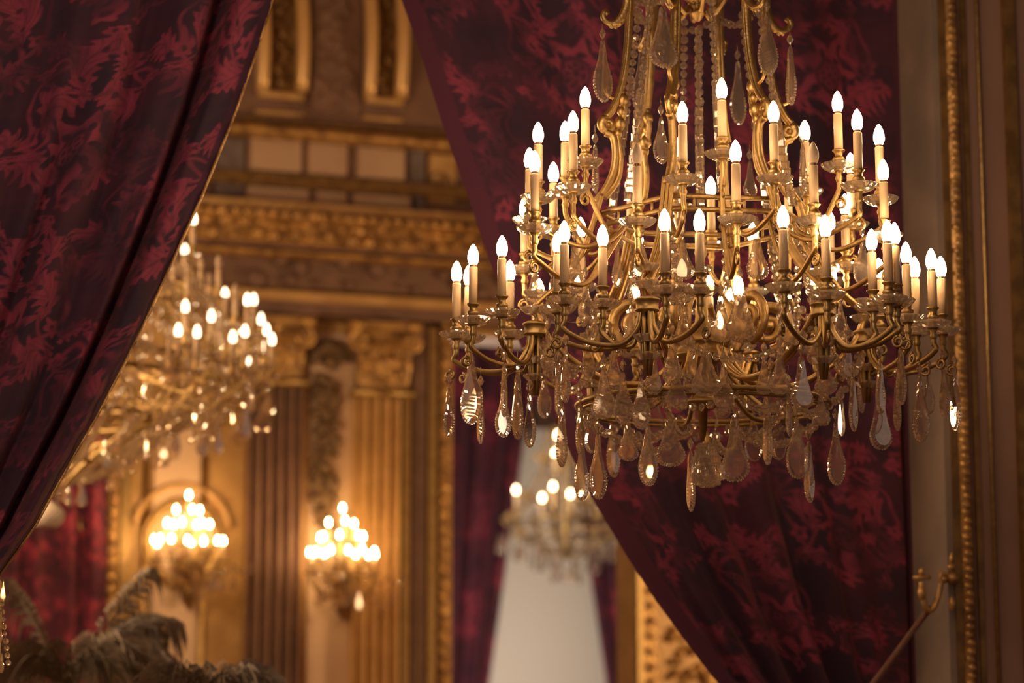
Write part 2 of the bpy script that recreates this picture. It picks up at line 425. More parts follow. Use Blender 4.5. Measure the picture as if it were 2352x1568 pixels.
def add_pendant(root, p, h, w, rz=None, bead=True, face=None):
    """p: local top point; h height, w visible width (m)"""
    asp = w/h
    best = None
    for a, me in PEND:
        if a*h >= w*.98: best = (a, me); break
    if best is None: best = PEND[-1]
    a, me = best
    if asp < .19: a, me = PEND[0]
    yaw = math.acos(min(1, max(.0, (w-.02*h)/(a*h)))) if rz is None else rz
    if random.random() < .5: yaw = -yaw
    o = inst('crystal_pendant', me, root, p, rz=yaw-PSI, sc=h)
    if bead: inst('hanging_bead', HBEAD, o, (0, 0, 0), sc=1/h)
    return o
def bead_strand(root, a, b, n, r, sag=0.0, prism_from=1.1, name='bead_strand'):
    mb = MB(); a = Vector(a); b = Vector(b)
    pts = []
    for i in range(n):
        t = (i+.5)/n; p = a.lerp(b, t); p.z -= sag*4*t*(1-t); pts.append(p)
    mb.tube(pts, .0009, 4, mi=1)
    for i, p in enumerate(pts):
        ang = random.uniform(-.9, .9)
        nr = Matrix.Rotation(ang, 3, 'Z') @ (-FH)
        if i/n > prism_from:
            q = Matrix.Translation(p) @ Matrix.Rotation(-PSI+ang*.4, 4, 'Z') @ Matrix.Rotation(random.uniform(-.1, .1), 4, 'Y')
            w = r*.92; hh = r*1.05; t_ = r*.35
            vs = [(-w,-t_*.4,-hh),(w,-t_*.4,-hh),(w,-t_*.4,hh),(-w,-t_*.4,hh),(-w*.6,-t_,-hh*.65),(w*.6,-t_,-hh*.65),(w*.6,-t_,hh*.65),(-w*.6,-t_,hh*.65),
                  (-w,t_*.4,-hh),(w,t_*.4,-hh),(w,t_*.4,hh),(-w,t_*.4,hh),(-w*.6,t_,-hh*.65),(w*.6,t_,-hh*.65),(w*.6,t_,hh*.65),(-w*.6,t_,hh*.65)]
            fs = [(4,5,6,7),(0,1,5,4),(1,2,6,5),(2,3,7,6),(3,0,4,7),(15,14,13,12),(12,13,9,8),(13,14,10,9),(14,15,11,10),(15,12,8,11),(0,8,9,1),(1,9,10,2),(2,10,11,3),(3,11,8,0)]
            mb.add(vs, fs, 0, False, q)
        else:
            bead_into(mb, p, r*random.uniform(.82, 1.08), nr, random.choice((1, 1, 1.15)))
    return mb.build(name, [M['bead'], M['wire']], root)
def curl(c, er, r0, turns=1.4, r1=.25, n=22, start=0.0, sgn=1):
    """spiral in the plane of er and z around c"""
    out = []
    for i in range(n+1):
        t = i/n; a = start+sgn*t*turns*2*PI; r = r0*(1-(1-r1)*t)
        out.append(Vector(c)+er*(r*math.cos(a))+Vector((0, 0, r*math.sin(a))))
    return out

CH = empty('chandelier', AX+Vector((0, 0, 0)), 'large gilt bronze chandelier with lit candle bulbs in front of the right curtain', 'chandelier')
def er(deg): a = math.radians(deg); v = RT*math.sin(a)-FH*math.cos(a); return Vector((v.x, v.y, 0))
HUBS = [-22+60*k for k in range(6)]; MIDS = [8+60*k for k in range(6)]
ZR1 = zat(452, .26, 8); ZR2 = zat(481, .26, 8); ZHUB = zat(705, .5, 38)-.004
# --- S ribs with volutes and leaf hooks
for d in HUBS:
    e = er(d); mb = MB()
    def pt(R, y): return e*R+Vector((0, 0, zat(y, 0, 0)))
    up = spline([pt(.17, -330), pt(.20, -160), pt(.205, -40), pt(.212, 60), pt(.222, 150), pt(.240, 215), pt(.262, 255), pt(.283, 276)], 7)
    side = Vector((0, 0, 1)).cross(e)
    for off, rr in ((0, .0125), (.011, .006), (-.011, .006)):
        mb.tube([p+side*off for p in up], rr, 8)
    mb.tube(curl(pt(.277, 294), e, .023, 1.5, .2, 26, 1.2, -1), [.009-.005*i/26 for i in range(27)], 8, flat=1.7)
    mb.ball(pt(.277, 294), .009, 8, sy=1.6)
    mb.tube(spline([pt(.25, 235), pt(.274, 228), pt(.284, 214), pt(.278, 205), pt(.272, 212)], 5), [.006]*12+[.005]*9, 6)
    lo = spline([pt(.285, 312), pt(.262, 322), pt(.255, 360), pt(.262, 400), pt(.285, 440), pt(.315, 470)], 7)
    mb.tube(lo, .0125, 8)
    inner = spline([pt(.232, 215), pt(.226, 250), pt(.234, 285), pt(.247, 320), pt(.240, 370), pt(.250, 420), pt(.29, 462)], 6)
    mb.tube(inner, .009, 8)
    for y_, rr in ((236, .017), (262, .013), (290, .018), (312, .013)):
        mb.ball(pt(.232+(y_-236)*.0002, y_), rr, 10, sz=1.3)
    strap = spline([pt(.300, 455), pt(.325, 520), pt(.36, 590), pt(.42, 655), pt(.47, 690), pt(.50, 712)], 6)
    for off in (-.012, 0, .012): mb.tube([p+side*off for p in strap], .0075, 6)
    mb.build('scroll_rib', M['gold'], CH)
    # acanthus leaf hook
    mb = MB()
    hk = spline([pt(.205, -30), pt(.212, 15), pt(.228, 44), pt(.252, 62), pt(.276, 60), pt(.290, 48), pt(.285, 36), pt(.276, 42)], 6)
    mb.tube(hk, [.016-.010*min(1, i/24) for i in range(len(hk))], 8, flat=1.5)
    for i in range(6): mb.ball(hk[6+i*3]+Vector((0, 0, -.008)), .012-.001*i, 7, sz=1.2)
    mb.build('leaf_hook', M['gold'], CH)
    # long scroll arm from the central drum out to the hub
    mb = MB()
    for off in (-.010, .010):
        mb.tube([p+side*off for p in spline([pt(.075, 800), pt(.11, 850), pt(.18, 884), pt(.28, 880), pt(.38, 840), pt(.46, 785), pt(.50, 720)], 8)], .0088, 8)
    mb.tube(curl(pt(.20, 745), e, .075, 1.6, .22, 44, -1.4, 1), [.012-.005*i/44 for i in range(45)], 8, flat=1.5)
    mb.ball(pt(.20, 745), .022, 10)
    mb.tube(spline([pt(.085, 690), pt(.12, 720), pt(.13, 765), pt(.10, 805)], 6), .010, 8)
    mb.build('scroll_arm', M['gold'], CH)
    # hub
    mb = MB(); c = pt(.5, 712); c.z = ZHUB
    mb.lathe([(0, .02), (.024, .02), (.036, .014), (.036, .009), (.032, .006), (.031, -.012), (.034, -.016), (.034, -.020), (.02, -.026), (0, -.03)], 20, Matrix.Translation(c))
    for k in range(5):
        a = 2*PI*k/5; o = Vector((math.cos(a), math.sin(a), 0))*.017
        mb.tube([c+o+Vector((0, 0, -.02)), c+o*.8+Vector((0, 0, -.13)), c+o*.3+Vector((0, 0, -.20))], .0065, 7)
    mb.build('branch_hub', M['goldd'], CH)
# --- hexagonal rails, lower ring, central stem, crown
mb = MB()
for zz in (ZR1, ZR2):
    cs = [pol(.297, d, zz) for d in HUBS]
    for i in range(6):
        a, b = cs[i], cs[(i+1) % 6]
        mb.tube([a, b], .0068, 6, flat=1.2)
for i in range(6):
    a, b = pol(.297, HUBS[i], ZR1), pol(.297, HUBS[i-1], ZR1)
    for t in (.25, .5, .75):
        p = a.lerp(b, t); mb.tube([p, p+Vector((0, 0, ZR2-ZR1))], .004, 6)
mb.build('hexagon_rail', M['gold'], CH)
ZL = zat(897, .37, 0)
mb = MB(); mb.tube([pol(.37, k*7.5, ZL+.01) for k in range(48)], .009, 8, closed=True); mb.tube([pol(.36, k*7.5, ZL-.004) for k in range(48)], .006, 8, closed=True)
for k in range(6): mb.tube(spline([pol(.08, k*60+8, ZL+.10), pol(.2, k*60+8, ZL-.01), pol(.36, k*60+8, ZL)], 6), .007, 7)
mb.build('lower_ring', M['goldd'], CH)
zs = lambda y: zat(y)
mb = MB()
mb.lathe([(0, zs(560)), (.012, zs(560)), (.02, zs(580)), (.010, zs(600)), (.014, zs(650)), (.03, zs(668)), (.016, zs(690)), (.02, zs(740)), (.07, zs(772)), (.088, zs(786)), (.088, zs(792)), (.083, zs(794)), (.083, zs(812)), (.09, zs(815)), (.09, zs(822)), (.05, zs(832)), (.02, zs(860)), (.018, zs(900)), (.03, zs(915)), (.066, zs(921)), (.068, zs(928)), (.04, zs(936)), (.015, zs(945)), (.010, zs(1012)), (0, zs(1014))], 28)
mb.build('central_stem', M['goldd'], CH)
mb = MB()
mb.lathe([(0, zs(50)), (.008, zs(48)), (.014, zs(42)), (.022, zs(34)), (.026, zs(31)), (.012, zs(26)), (.014, zs(18)), (.02, zs(12)), (.012, zs(8)), (.03, zs(4)), (.048, zs(-8)), (.056, zs(-22)), (.03, zs(-34)), (.02, zs(-60)), (.03, zs(-140)), (.016, zs(-200)), (.016, zs(-330)), (.06, zs(-350)), (.10, zs(-380)), (.19, zs(-400)), (.19, zs(-420)), (.03, zs(-440)), (.012, zs(-520)), (.012, 7.38), (.09, 7.385), (.09, 7.4)], 24)
for d in MIDS:
    e = er(d); mb.tube(spline([e*.02+Vector((0, 0, zs(-60))), e*.10+Vector((0, 0, zs(-20))), e*.055+Vector((0, 0, zs(35))), e*.035+Vector((0, 0, zs(20)))], 6), .008, 7)
mb.build('crown', M['gold'], CH)

# --- candle arms
def candle(root, p, arm_pts, lit=True, bulb=None, mat=None, curl_at=None, ang=0.0, s=1.0, r=.0068):
    """p local point at the drip pan; arm_pts from the pan down to the frame"""
    mb = MB(); p = Vector(p)
    mb.lathe([(a*s, b*s) for a, b in CUP], 14, Matrix.Translation(p))
    path = spline(arm_pts, 7)
    n = len(path)
    mb.tube(path, [r*s*(1.25-.3*i/n) for i in range(n)], 8)
    mb.lathe([(0, -.004), (.013*s, -.010*s), (.008*s, -.02*s), (.012*s, -.03*s), (.0068*s, -.045*s), (0, -.05*s)], 12, Matrix.Translation(p))
    if curl_at is not None:
        c, e, sg = curl_at
        mb.tube(curl(c, e, .017*s, 1.3, .45, 20, PI/2, sg), .0042*s, 6)
    a = mb.build('candle_arm', mat or M['gold'], root)
    for nm, me in (('candle_sleeve', SLEEVE), ('light_bulb', (bulb or BULB) if lit else UNLIT), ('drip_pan', DISH)):
        o = inst(nm, me, a, p, rz=ang, sc=s)
        if nm == 'light_bulb' and not lit: o['label'] = 'unlit frosted bulb'
    return a
TIP = .2312
def tip_local(px, py, zt):
    p = at_z(px, py, zt); v = p-AX; return Vector((v.x, v.y, zt-TIP))
def polar(v):
    x, d = v.dot(RT), -v.dot(FH); return math.hypot(x, d), math.degrees(math.atan2(x, d))
HI = [(1344, 199), (1657, 178), (1923, 209), (1848, 276), (1554, 316), (1298, 278)]
MID = [(1567, 232), (1776, 231), (1316, 254), (1968, 250), (2018, 285), (1236, 280), (1216, 339), (1271, 372), (1953, 351), (1448, 400), (1632, 405)]
LOW = [(1463, 327, 0), (1689, 321, 1), (1867, 325, 0), (1228, 345, 1), (2028, 365, 1), (1205, 452, 1), (1940, 445, 1), (1550, 500, 1)]
def upper_arm(p, lit=True, sp=1.0):
    R, d = polar(p); e = p.copy(); e.z = 0; e.normalize()
    near = min(HUBS+MIDS, key=lambda h: abs((h-d+180) % 360-180))
    base = pol(.285, near, ZR2-.005)
    z0 = p.z
    pts = [p+Vector((0, 0, -.01)), p+Vector((0, 0, -.055)), p+Vector((0, 0, -.085))-e*.012]
    low = min(z0-.13, ZR2-.05); mid = p.lerp(base, .5); mid.z = min(low, base.z-.02)
    if z0-base.z > .2: mid.z = (z0+base.z)/2-.08
    pts += [mid, base.lerp(mid, .3)+Vector((0, 0, -.02)), base]
    cv = (p+e*.002+Vector((0, 0, -.105)), e, -1)
    return candle(CH, p, pts, lit, curl_at=cv, ang=random.random())
done = []
for (x, y) in HI: done.append(polar(tip_local(x, y, 3.478))); upper_arm(tip_local(x, y, 3.478))
for (x, y) in MID: upper_arm(tip_local(x, y, 3.375))
upper_arm(pol(.52, 129+14, 3.375-TIP))
for (x, y, l) in LOW: upper_arm(tip_local(x, y, 3.245), bool(l))
for d in (129, 158, 218): upper_arm(pol(.56, d, 3.245-TIP))
LOWER = [(1049, 599), (1087, 560), (1077, 608), (1153, 540), (1171, 597), (1296, 506), (1281, 530), (1384, 515), (1526, 479), (1606, 479), (1798, 471), (1895, 493), (2001, 525), (2037, 504), (2054, 510), (2080, 555), (2100, 589), (2138, 570), (2160, 588), (2018, 592), (1238, 640), (1909, 607), (1628, 632), (1696, 632), (1457, 648), (1792, 648), (1869, 640), (1675, 660)]
for (x, y) in LOWER:
    p = tip_local(x, y, 3.03)
    R, d = polar(p)
    h = min(HUBS, key=lambda q: abs((q-d+180) % 360-180))
    hc = pol(.5, h, ZHUB); dirv = (p-hc); dirv.z = 0
    e = dirv.normalized() if dirv.length > .01 else er(d)
    a0 = hc+e*.018+Vector((0, 0, -.02))
    if dirv.length < .12:     # over the hub: loop outwards first
        e = er(d)
    low = min(p.z, hc.z)-.115
    q1 = hc+e*.030; q1.z = hc.z-.07
    q2 = hc.lerp(p, .35); q2.z = low
    q3 = hc.lerp(p, .72); q3.z = low+.005
    q4 = p+e*.004+Vector((0, 0, -.075))
    candle(CH, p, [p+Vector((0, 0, -.01)), p+Vector((0, 0, -.05)), q4, q3, q2, q1, a0], True, curl_at=(p+e*.024+Vector((0, 0, -.115)), e, 1), ang=random.random(), mat=M['goldd'], r=.0072)

# --- pendants: (x, top, bottom, width, radius, side +1 front / -1 back)
PD = [(1384,92,232,48,.30,1),(1522,15,155,72,.30,1),(1472,115,262,44,.30,-1),(1762,30,170,52,.30,1),(1815,105,240,19,.30,1),(1694,140,285,40,.30,-1),
 (1518,268,375,40,.28,1),(1367,332,443,13,.29,1),(1843,332,447,11,.27,1),(1722,370,452,34,.2,-1),
 (1320,555,675,50,.42,1),(1229,610,700,45,.42,1),(1229,672,800,20,.45,1),(1268,640,742,48,.40,-1),(1567,545,642,60,.30,1),(1738,525,642,55,.30,1),
 (1700,643,787,74,.36,1),(1655,680,785,74,.25,1),(1930,690,792,36,.42,1),(1980,545,655,42,.45,1),(1854,560,668,24,.33,1),(1474,545,640,40,.3,1),(1418,560,660,26,.32,-1),
 (1031,890,1002,26,.70,1),(1083,813,973,52,.62,1),(1104,890,1018,12,.62,1),(1156,895,1003,40,.60,1),(1158,833,956,11,.66,1),(1189,854,1007,24,.55,1),(1217,900,1026,28,.55,1),
 (1282,833,953,12,.62,1),(1299,795,923,20,.60,1),(1290,923,1071,24,.42,1),(1332,925,1043,20,.42,1),(1336,1007,1148,36,.40,1),(1373,997,1145,44,.40,1),(1408,948,1094,32,.40,-1),
 (1387,841,961,60,.52,1),(1431,854,974,46,.50,1),(1472,864,985,42,.50,1),(1442,965,1058,50,.34,1),(1488,974,1114,48,.34,1),(1539,948,1071,70,.30,1),(1553,844,936,58,.40,1),(1543,770,880,44,.46,1),
 (1621,788,910,70,.46,1),(1586,1035,1173,14,.20,1),(1646,960,1020,16,.20,-1),(1687,951,1105,65,.30,1),(1730,948,1058,42,.30,-1),(1761,913,1066,14,.36,1),(1787,948,1055,34,.36,-1),
 (1811,890,1000,16,.48,1),(1829,956,1098,55,.36,1),(1857,1012,1152,26,.36,1),(1840,818,938,58,.52,1),(1895,816,906,60,.50,1),(1885,900,977,44,.42,1),(1919,966,1113,40,.42,1),
 (1958,864,989,24,.56,1),(1976,826,946,20,.58,-1),(2020,823,950,26,.66,1),(2020,887,1031,58,.56,1),(2068,795,928,16,.68,1),(2059,872,988,10,.62,1),(2112,862,1014,36,.66,1),(2132,850,950,30,.66,-1),
 (2168,830,959,20,.70,1),(2192,844,988,16,.75,1),(1932,913,1000,10,.5,-1),(1360,940,1040,38,.4,-1),(1600,900,1000,40,.36,-1),(1660,880,960,36,.36,-1),(1700,905,1010,36,.36,-1),(1505,900,1000,38,.36,-1),(1770,850,950,40,.36,1),(1250,850,960,34,.5,-1),
 (1410,795,890,40,.48,1),(1352,775,868,34,.5,1),(1500,800,905,42,.44,1),(1590,800,900,44,.40,1),(1662,835,935,48,.42,1),(1790,800,905,50,.50,1),(1876,752,838,56,.44,1),(1755,815,905,40,.42,1),(1945,775,870,40,.52,1),(1258,760,850,36,.5,1),(1450,700,790,36,.40,1),(1568,700,790,40,.36,1),(1812,700,790,40,.38,1),(1345,640,740,36,.40,1)]
for (x, yt, yb, w, R, sg) in PD:
    xo = (x-1612)/F*D0
    dd = sg*math.sqrt(max(R*R-xo*xo, 0)); d = D0-dd
    p = at_h(x, yt, d); q = at_h(x, yb, d)
    h = p.z-q.z; wm = w/F*d
    add_pendant(CH, p-AX, h*1.0, wm)
# bell drop at the very bottom
zc = zs(1065)
mb = MB()
prof = [(0, zs(1116)), (.020, zs(1115.5)), (.036, zs(1110)), (.0475, zs(1098)), (.050, zs(1086)), (.046, zs(1070)), (.040, zs(1052)), (.034, zs(1036)), (.029, zs(1026)), (.022, zs(1021)), (.008, zs(1019)), (0, zs(1018))]
mb.lathe(prof, 30, smooth=True)
for i in range(1, len(prof)-2):
    for k in range(16):
        a = (k+.5*(i % 2))*2*PI/16; r, z = prof[i]
        mb.ball((r*math.cos(a), r*math.sin(a), z), .0068*(.5+r/.05*.5), 6, smooth=False)
mb.lathe([(.012, zs(1022)), (.012, zs(1008)), (.007, zs(1000)), (.007, zs(990))], 12, mi=1)
mb.build('bell_drop', [M['dish'], M['gold']], CH).location = (RT*.010)
# --- bead strands
rb = .0135
for d in MIDS:
    bead_strand(CH, pol(.185, d, zs(0)), pol(.285, d, ZR1+.01), 27, rb, sag=.02, prism_from=.45)
bead_strand(CH, (0, 0, zs(60)), (0, 0, zs(455)), 19, rb, prism_from=.45)
bead_strand(CH, (.012, .02, zs(60)), (.01, .02, zs(560)), 22, rb, prism_from=.5)
for i in range(6):
    a, b = HUBS[i], HUBS[(i+1) % 6]
    bead_strand(CH, pol(.205, a, zs(-5)), pol(.205, b, zs(-5)), 9, rb, sag=.05)
    bead_strand(CH, pol(.50, a, ZHUB-.03), pol(.50, b, ZHUB-.03), 22, rb*.95, sag=.12)
    bead_strand(CH, pol(.48, a, ZHUB-.10), pol(.37, (a+b)/2, ZL+.02), 12, rb, sag=.05)
    bead_strand(CH, pol(.30, a, ZR2-.01), pol(.30, a+8, ZHUB-.02), 14, rb)
    bead_strand(CH, pol(.29, (a+b)/2, ZR2-.02), pol(.34, (a+b)/2, ZHUB+.06), 9, rb)
    bead_strand(CH, pol(.34, (a+b)/2-8, ZHUB+.14), pol(.48, a+6, ZHUB+.02), 10, rb*.9, sag=.05)
    bead_strand(CH, pol(.37, a, ZL), pol(.10, a, zs(985)), 15, rb, sag=.07)
    bead_strand(CH, pol(.37, a, ZL), pol(.37, a+30, ZL), 8, rb, sag=.045)
    bead_strand(CH, pol(.37, a+30, ZL), pol(.37, b, ZL), 8, rb, sag=.045)
    # bell-shaped rosette glasses threaded on each hub
    mb = MB()
    for zz, rr in ((ZHUB+.05, .042), (ZHUB+.10, .034), (ZHUB-.10, .042), (ZHUB-.15, .034)):
        mb = MB(); c = pol(.5, a, zz); mb.lathe([(.006, .008), (rr*.7, .004), (rr, .012), (rr*1.02, .008), (rr*.6, -.008), (.006, -.006)], 20, Matrix.Translation(c), lobes=10, lob=.06, loop=True, smooth=False)
        mb.tube([c+Vector((0, 0, .002)), c+Vector((0, 0, .012))], .0065, 8)
        mb.build('glass_rosette', M['dish'], CH)

#@@PART2
# ------------------------------------------------------------------ the two near curtains
EL = [(672, -150), (625, 0), (590, 115), (540, 258), (500, 358), (462, 452), (430, 522), (400, 590), (377, 640), (338, 727), (282, 840), (217, 965), (173, 1039), (117, 1139), (82, 1204), (0, 1318), (-110, 1470), (-180, 1640)]
OL = [(-640, -150), (-640, 1640)]
def foldL(s, t, py):
    w = 0*py
    f = .13*np.exp(-((s-.088)/.016)**2)          # the deep fold beside the edge
    f = f-.05*np.exp(-((s-.045)/.035)**2)
    for c, a, wd in ((.20, .055, .022), (.335, .075, .022), (.47, .06, .025), (.60, .09, .03), (.74, .07, .03), (.88, .08, .03)):
        cc = c+.018*np.sin(t*4+c*9)
        f = f+a*(.35+.65*t)*np.exp(-((s-cc)/wd)**2)
    f = f+.025*np.sin(s*34+t*3)+.012*np.sin(s*71-t*5)
    return f+w
def weaveL(U, V, s, t, py):
    k = damask(U*1.0, V, soft=.005)
    hem = smooth(.022, .030, U)
    return k*hem+.12*(1-hem)
cl = curtain('curtain', EL, OL, YO-.32, -150, 1640, 400, 560, foldL, M['cloth'], weaveL)
tag(cl, 'burgundy damask curtain at the far left with gold braid on its edge', 'curtain', 'tied back damask curtains')
mb = MB()
pts = []
for i in range(160):
    y = -150+1790*i/159; x = float(poly_at(EL, y)); p = at_y(x+1.0, y, YO-.325)
    p.y += .02*math.sin(i*.9)*.2; pts.append(p)
mb.tube(pts, .0045, 6); mb.build('edge_braid', M['relief'], cl)

ER = [(880, -150), (923, 0), (974, 143), (1009, 257), (1038, 343), (1074, 439), (1113, 557), (1150, 660), (1190, 770), (1232, 870), (1300, 1010), (1355, 1127), (1445, 1277), (1512, 1380), (1631, 1541), (1760, 1690)]
OR = [(2106, -150), (2134, 1690)]
def foldR(s, t, py):
    f = 0*py
    for c, a, wd in ((.16, .05, .03), (.30, .07, .035), (.45, .06, .04), (.60, .08, .04), (.75, .06, .035)):
        cc = c-.06*t*(1-c); f = f+a*(.3+.7*t)*np.exp(-((s-cc)/wd)**2)
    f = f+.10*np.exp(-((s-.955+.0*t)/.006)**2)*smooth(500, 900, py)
    f = f+.02*np.sin(s*30+t*2)+.10*smooth(.75, 1.0, t)*np.sin(s*22)*.3
    return f+.05*s
def weaveR(U, V, s, t, py):
    k = damask(U*.98+.2, V*1.0+.3, W=.52, H=.72, soft=.008)
    hem = smooth(.072, .082, U)
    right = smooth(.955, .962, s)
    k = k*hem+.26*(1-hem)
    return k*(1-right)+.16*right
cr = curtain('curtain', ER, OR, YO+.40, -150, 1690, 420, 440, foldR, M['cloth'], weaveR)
tag(cr, 'wide burgundy damask curtain behind the large chandelier, swept back to the right', 'curtain', 'tied back damask curtains')

# curtain hold-back hook and cord on the right jamb
hb = empty('curtain_holdback', at_y(2165, 1345, YO-.02), 'gilt two pronged curtain hook on the marble jamb', 'curtain hook')
o0 = hb.location
def loc(px, py, dy=0.0): return at_y(px, py, YO-.06+dy)-o0
mb = MB()
mb.tube([loc(2186, 1268), loc(2185, 1292)], [.004, .011], 8); mb.ball(loc(2185, 1302), .016, 10, sz=.8)
mb.ball(loc(2188, 1328), .030, 10, sx=.9, sz=.75); mb.ball(loc(2168, 1330), .016, 8); mb.ball(loc(2186, 1385), .012, 8, sz=2.2)
mb.tube([loc(2186, 1328), loc(2186, 1328, .08)], .02, 8)
mb.build('bracket', M['relief'], hb)
mb = MB(); mb.tube(spline([loc(2184, 1322), loc(2163, 1318), loc(2160, 1350), loc(2150, 1385), loc(2136, 1402), loc(2122, 1385), loc(2117, 1350), loc(2117, 1336)], 6), .0105, 8)
mb.tube([loc(2098, 1326), loc(2136, 1326)], .008, 8); mb.ball(loc(2117, 1313), .013, 8, sz=1.2); mb.ball(loc(2117, 1362), .017, 8, sz=1.8)
mb.build('hook_arm', M['relief'], hb)
mb = MB(); cp = spline([at_y(2136, 1396, YO-.05), at_y(2095, 1450, YO+.0), at_y(2045, 1518, YO+.02), at_y(1990, 1590, YO+.03), at_y(1940, 1660, YO+.06)], 8)
mb.tube(cp, .011, 8)
for i in range(0, len(cp)): mb.ball(cp[i], .0135, 6, sz=.8)
tag(mb.build('tieback_cord', M['cord']), 'twisted gold tieback cord running down from the curtain hook', 'cord')

# ------------------------------------------------------------------ back wall of the gilded salon
def zb(y, p=0.0, x=735): return at_y(x, y, YB-p).z
def xbk(px, py=900, p=0.0): return at_y(px, py, YB-p).x
XD0, XD1 = xbk(1040), xbk(1458); ZD = at_y(1100, 772, YB).z
mb = MB()
mb.box((-6, YB, 0), (XD0, YB+.4, 7.4)); mb.box((XD1, YB, 0), (22, YB+.4, 7.4)); mb.box((XD0, YB, ZD), (XD1, YB+.4, 7.4))
tag(mb.build('wall_back', M['wallgold']), 'gilded wall of the salon seen between the curtains', kind='structure')
XL, XR = xbk(150), xbk(1900)
trim_no = [10]
def trim(mb, mat, label=None):
    o = mb.build('trim_%d' % trim_no[0], mat); trim_no[0] += 1; tag(o, label, kind='structure'); return o
def band(y0, y1, p, mat, label, x0=XL, x1=XR, bumps=None, round_=False):
    mb = MB(); z0, z1 = zb(y1, p), zb(y0, p)
    if round_:
        n = 8; vs = []; fs = []
        for i in range(n+1):
            a = PI*i/n; yy = YB-p*.6-(p*.4)*math.sin(a); zz = (z0+z1)/2-(z1-z0)/2*math.cos(a)
            vs += [(x0, yy, zz), (x1, yy, zz)]
        for i in range(n): fs.append((2*i, 2*i+1, 2*i+3, 2*i+2))
        mb.add(vs, fs); mb.box((x0, YB-p*.6, z0), (x1, YB+.01, z1))
    else: mb.box((x0, YB-p, z0), (x1, YB+.01, z1))
    if bumps:
        sp, r, sz, jit, rows = bumps
        for k in range(rows):
            zz = z0+(z1-z0)*(k+.5)/rows; x = x0+(sp/2 if k % 2 else 0)
            while x < min(x1, xbk(1250)):
                if x > xbk(330):
                    rr = r*(1+jit*random.uniform(-.6, .6))
                    mb.ball((x+jit*sp*random.uniform(-.4, .4), YB-p-(.3*rr), zz+jit*(z1-z0)*random.uniform(-.2, .2)), rr, 8, sx=random.uniform(.8, 1.4) if jit else .85, sz=sz, R=Matrix.Rotation(random.uniform(-1, 1)*jit*2, 3, 'Y'))
                x += sp
    return trim(mb, mat, label)
band(-700, 283, .02, M['wallbrown'], 'dark brown gilded upper wall')
band(283, 291, .10, M['bronze'], 'dark fillet under the upper wall')
band(291, 319, .16, M['relief'], 'gilt moulding above the painted panels', round_=True)
band(319, 405, .02, M['wallbrown'], 'brown ground behind the painted panels')
band(405, 433, .10, M['bronze'], 'dark moulding between the two rows of painted panels')
band(433, 468, .02, M['wallbrown'], 'brown ground behind the lower painted panels')
band(468, 488, .30, M['wallgold'], 'gilded top of the main cornice')
band(488, 509, .40, M['relief'], 'gilt egg and dart cornice', round_=True, bumps=(.085, .034, 1.0, .25, 1))
band(509, 562, .26, M['relief'], 'carved foliage band under the cornice', bumps=(.13, .042, .8, .6, 2))
band(562, 574, .20, M['wallbrown'], 'brown strip painted as the shadow under the carved foliage band')  # brown colour stands in for the shadow below the foliage
band(574, 592, .20, M['relief'], 'gilt bead moulding of the entablature', round_=True)
band(592, 662, .07, M['wallbrown'], 'carved frieze above the capitals', bumps=(.24, .042, 1.1, .9, 2))
band(662, 672, .05, M['bronze'], 'dark fillet under the frieze')
band(672, 694, .14, M['wallgold'], 'plain gilded architrave strip')
band(694, 724, .09, M['wallbrown'], 'lower architrave fascia')
band(724, 737, .05, M['bronze'], 'dark bronze strip painted as the shadow over the capitals')  # shade under the architrave, put in as a dark strip
def panel_px(x0, x1, y0, y1, p, mat, label, ref=True):
    mb = MB(); dy = lambda x: 0
    Z1, Z0 = zb(y0, p), zb(y1, p)
    X0, X1 = xbk(x0, (y0+y1)/2, p), xbk(x1, (y0+y1)/2, p)
    b = .012
    vs = [(X0, YB+.0, Z0), (X1, YB, Z0), (X1, YB, Z1), (X0, YB, Z1), (X0+b, YB-p, Z0+b), (X1-b, YB-p, Z0+b), (X1-b, YB-p, Z1-b), (X0+b, YB-p, Z1-b)]
    mb.add(vs, [(0,1,2,3),(7,6,5,4),(0,4,5,1),(1,5,6,2),(2,6,7,3),(3,7,4,0)], 0, False)
    return trim(mb, mat, label)
for (a, b, c, d, m_, l) in ((573, 697, 325, 404, 'pale', 'upper beige painted panel, left of three'), (707, 801, 325, 404, 'pale', 'upper beige painted panel, middle of three'), (820, 934, 326, 404, 'pale', 'upper beige painted panel, right of three'),
        (566, 714, 434, 467, 'pale', 'lower beige painted panel, left of three'), (726, 800, 434, 467, 'pale', 'lower beige painted panel, middle of three'), (812, 955, 434, 467, 'pale', 'lower beige painted panel, right of three'),
        (494, 564, 330, 468, 'bluegrey', 'blue grey painted panel beside the left curtain'), (940, 980, 322, 470, 'bluegrey', 'narrow dark painted strip right of the beige panels'), (985, 1050, 330, 445, 'wallgold', 'gilded panel with a dark roundel'), (330, 490, 330, 468, 'wallbrown', 'brown panel behind the left curtain')):
    panel_px(a, b, c, d, .055, M[m_], l)
mb = MB(); c = at_y(1011, 424, YB-.06); mb.lathe([(0, 0), (.075, 0), (.085, .012), (.09, 0)], 24, Matrix.Translation(c) @ Matrix.Rotation(PI/2, 4, 'X'))
tag(mb.build('roundel', M['bronze']), 'dark round boss on the gilded panel under the near curtain edge', 'roundel')
